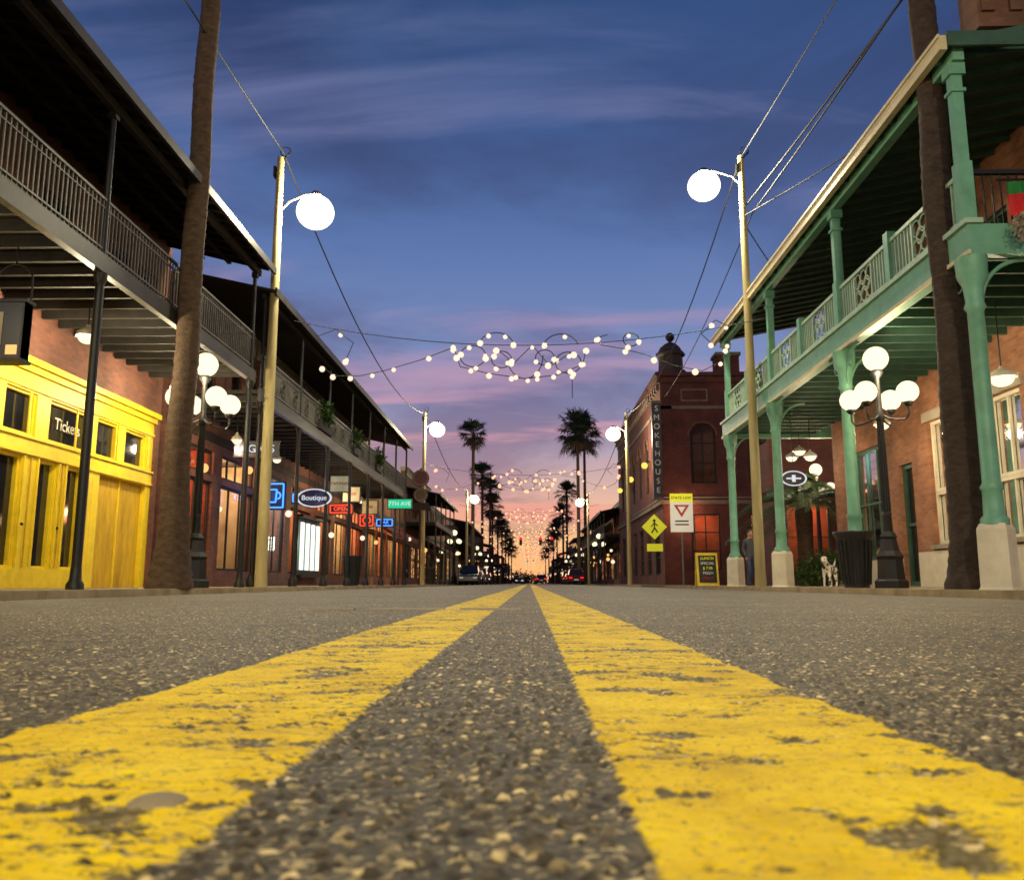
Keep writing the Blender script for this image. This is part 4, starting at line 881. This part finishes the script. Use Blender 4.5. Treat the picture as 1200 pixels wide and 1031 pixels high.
# ------------------------------------------------------------------ cars
def car(x,y,col,away,suv=False,name='parked_car'):
    e=emp(name,(x,y,crown(x)-.0)); b=M(); pm=mat('car_paint',col,.25,.3,.05,bump=0,spec=.6); bz=.95 if not suv else 1.08; rz=1.45 if not suv else 1.78
    s_=1 if away else -1
    prof=[(-2.3,.35),(-2.32,.75),(-2.2,bz),(-1.2,bz+.03),(.9,bz),(2.0,bz-.17),(2.28,bz-.32),(2.32,.4),(2.2,.25),(-2.2,.25)]
    def loft(pr,ws,mt,sm=False):
        vs=[];n=len(pr)
        for sd in (-1,1):
            for (yy,zz_),w_ in zip(pr,ws): vs.append((sd*w_,s_*yy,zz_))
        fs=[tuple(range(n)),tuple(range(n,2*n))[::-1]]+[(i,(i+1)%n,n+(i+1)%n,n+i) for i in range(n)]
        b.add(vs,fs,mt,sm)
    loft(prof,[.84,.88,.86,.88,.88,.84,.8,.84,.82,.82],pm)
    cab=[(-2.0 if suv else -1.75,bz),(-1.75 if suv else -1.25,rz-.03),(-1.0,rz),(.2,rz-.02),(1.1,bz)]
    loft(cab,[.8,.66,.66,.66,.78],pm)
    for sd in (-1,1): b.add([(sd*(.805 if z<bz+.1 else .69),s_*yy,z) for yy,z in ((-1.6,bz+.05),(-1.2,rz-.1),(.15,rz-.1),(.95,bz+.05))],[(0,1,2,3)],glass)
    r0=cab[0];r1=cab[1]
    b.add([(-.68,s_*(r0[0]-.02),bz+.06),(.68,s_*(r0[0]-.02),bz+.06),(.58,s_*(r1[0]-.05),rz-.1),(-.58,s_*(r1[0]-.05),rz-.1)],[(0,1,2,3)],glass)
    b.add([(-.7,s_*(1.09),bz+.05),(.7,s_*1.09,bz+.05),(.6,s_*.27,rz-.07),(-.6,s_*.27,rz-.07)],[(0,1,2,3)],glass)
    for wy in (-1.4,1.4):
        for sd in (-1,1):
            b.cyl((sd*.7,wy,.33),(sd*.9,wy,.33),.33,.33,rubber,18,False); b.cyl((sd*.9,wy,.33),(sd*.915,wy,.33),.2,.18,iron_grey,12,False)
    for sd in (-1,1):
        b.box(sd*.62-.16,sd*.62+.16,s_*-2.34,s_*-2.28,.72,.86,taill); b.box(sd*.6-.17,sd*.6+.17,s_*2.28,s_*2.35,.6,.72,headl if (not away and not suv) else sw)
        b.box(sd*.92-.07,sd*.92+.07,s_*.8-.06,s_*.8+.06,bz,bz+.13,pm)
    b.box(-.25,.25,s_*-2.36,s_*-2.3,.5,.62,sw); b.box(-.8,.8,s_*-2.37,s_*-2.29,.33,.42,rubber); b.build('body',e)
car(-5.3,77,(.02,.02,.025),False,True); car(-5.3,84,(.1,.1,.11),False); car(-5.3,92,(.06,.015,.015),False,True); car(-5.3,101,(.02,.03,.06),False)
car(5.2,98,(.10,.015,.015),True,True); car(5.2,106,(.04,.04,.05),True); car(5.2,116,(.08,.08,.08),True,True); car(1.9,140,(.05,.05,.05),True,name='car'); car(1.9,170,(.1,.1,.12),True,name='car'); car(-2.2,190,(.1,.1,.1),False,name='car'); car(-2.2,230,(.1,.1,.1),False,name='car'); car(2.0,210,(.1,.1,.1),True,name='car')

# ------------------------------------------------------------------ skinned figures
def skinned(name,verts,edges,radii,mt,parent,sub=2):
    me=bpy.data.meshes.new(name); me.from_pydata(verts,edges,[]); o=bpy.data.objects.new(name,me); S.collection.objects.link(o); o.parent=parent
    sk_=o.modifiers.new('Skin','SKIN'); sk_.use_smooth_shade=True
    if not me.skin_vertices:
        return o
    for i,r in enumerate(radii): 
        me.skin_vertices[0].data[i].radius=(r,r) if not hasattr(r,'__len__') else r
        me.skin_vertices[0].data[i].use_root=(i==0)
    o.modifiers.new('Sub','SUBSURF').render_levels=sub; me.materials.append(mt)
    return o
def zmat(name,stops):
    m,n,N,L=nt(name); o=N.new('ShaderNodeOutputMaterial'); p=N.new('ShaderNodeBsdfPrincipled'); L.new(p.outputs[0],o.inputs[0]); p.inputs['Roughness'].default_value=.8
    tc=N.new('ShaderNodeTexCoord'); s=N.new('ShaderNodeSeparateXYZ'); L.new(tc.outputs['Object'],s.inputs[0]); r=ramp(N,stops,'CONSTANT'); L.new(mth(N,L,'MULTIPLY',s.outputs[2],.5),r.inputs[0]); L.new(r.outputs[0],p.inputs['Base Color']); return m
e=emp('person_walking',(7.0,27.4,-.02)); e.rotation_euler=(0,0,rad(20))
pv=[(0,0,.95),(0,0,1.15),(0,-.01,1.38),(0,-.01,1.5),(0,-.03,1.6),(0,-.03,1.7),
 (-.1,0,.9),(-.11,-.08,.5),(-.12,.02,.08),(-.12,-.12,.04),
 (.1,0,.9),(.11,.06,.5),(.12,.25,.12),(.12,.16,.04),
 (-.18,0,1.42),(-.24,.04,1.15),(-.24,-.1,.92),
 (.18,0,1.42),(.24,-.02,1.15),(.25,-.16,.95)]
pe=[(0,1),(1,2),(2,3),(3,4),(4,5),(0,6),(6,7),(7,8),(8,9),(0,10),(10,11),(11,12),(12,13),(2,14),(14,15),(15,16),(2,17),(17,18),(18,19)]
prd=[(.16,.11),(.15,.1),(.16,.1),.055,(.075,.09),(.07,.085),.095,.065,.045,.04,.095,.065,.045,.04,.06,.045,.035,.06,.045,.035]
skinned('body',pv,pe,prd,zmat('clothes',[(0,(.02,.02,.02)),(.05,(.03,.04,.09)),(.46,(.05,.05,.055)),(.745,(.35,.2,.13)),(.84,(.03,.02,.015))]),e)
skm=mat('skin_tone',(.35,.2,.13),.6,0,.1,bump=0); hair=mat('hair',(.025,.018,.012),.7,bump=0)
b=M(); b.sph((0,-.03,1.64),.1,skm,16,12,(.8,.95,1.15)); b.add([(-.015,-.12,1.63),(.015,-.12,1.63),(0,-.15,1.625),(0,-.12,1.665)],[(0,1,2),(0,2,3),(1,3,2)],skm)
b.sph((0,-.005,1.69),.103,hair,16,10,(.86,.95,.9)); b.sph((-.03,-.118,1.655),.01,sk,6,4); b.sph((.03,-.118,1.655),.01,sk,6,4); b.box(-.022,.022,-.122,-.112,1.585,1.592,sr); b.sph((-.082,-.03,1.64),.02,skm,6,5); b.sph((.082,-.03,1.64),.02,skm,6,5); b.build('head',e)
for hx,hy,hz in ((-.24,-.1,.92),(.25,-.16,.95)):
    for k in range(4): skinned('finger',[(hx-.025+.017*k,hy-.01,hz-.03),(hx-.025+.017*k,hy-.025,hz-.075),(hx-.025+.017*k,hy-.015,hz-.1-.008*(k in(1,2)))],[(0,1),(1,2)],[.009,.008,.007],skm,e,1)
    skinned('thumb',[(hx+.02,hy-.03,hz-.01),(hx+.03,hy-.06,hz-.05)],[(0,1)],[.011,.009],skm,e,1)
def dogmat():
    m,n,N,L=nt('spotted_fur'); o=N.new('ShaderNodeOutputMaterial'); p=N.new('ShaderNodeBsdfPrincipled'); L.new(p.outputs[0],o.inputs[0]); p.inputs['Roughness'].default_value=.85
    tc=N.new('ShaderNodeTexCoord'); q=N.new('ShaderNodeTexNoise'); q.inputs['Scale'].default_value=7; q.inputs['Detail'].default_value=1; L.new(tc.outputs['Object'],q.inputs[0]); r=ramp(N,[(.54,(.7,.66,.58)),(.57,(.03,.025,.02))]); L.new(q.outputs[0],r.inputs[0]); L.new(r.outputs[0],p.inputs['Base Color']); return m
dm=dogmat(); e=emp('dog',(8.0,23.2,-.02)); e.rotation_euler=(0,0,rad(-35))
dv=[(0,.32,.50),(0,.05,.47),(0,-.2,.48),(0,-.34,.60),(0,-.42,.70),(0,-.55,.67),(0,-.62,.655),
 (-.07,.36,.40),(-.08,.30,.27),(-.08,.42,.15),(-.08,.39,.03),(-.08,.34,.02),
 (.07,.36,.40),(.08,.27,.27),(.08,.36,.15),(.08,.33,.03),(.08,.28,.02),
 (-.07,-.22,.38),(-.075,-.22,.2),(-.075,-.23,.03),(-.075,-.28,.02),
 (.07,-.22,.38),(.075,-.28,.2),(.075,-.26,.03),(.075,-.31,.02),
 (0,.45,.55),(0,.58,.66),(0,.64,.78),(-.05,-.40,.78),(-.075,-.41,.72),(.05,-.40,.78),(.075,-.41,.72)]
de=[(0,1),(1,2),(2,3),(3,4),(4,5),(5,6),(0,7),(7,8),(8,9),(9,10),(10,11),(0,12),(12,13),(13,14),(14,15),(15,16),(2,17),(17,18),(18,19),(19,20),(2,21),(21,22),(22,23),(23,24),(0,25),(25,26),(26,27),(4,28),(28,29),(4,30),(30,31)]
dr_=[.10,.10,.13,.08,.08,.04,.03,.07,.05,.03,.025,.025,.07,.05,.03,.025,.025,.05,.032,.025,.027,.05,.032,.025,.027,.03,.018,.01,.02,.015,.02,.015]
skinned('body',dv,de,dr_,dm,e); b=M(); b.sph((0,-.635,.665),.018,sk,8,6); b.sph((-.035,-.49,.725),.011,sk,6,5); b.sph((.035,-.49,.725),.011,sk,6,5); b.build('nose_and_eyes',e)

S.view_settings.view_transform='Standard'; S.view_settings.look='None'; S.view_settings.exposure=0
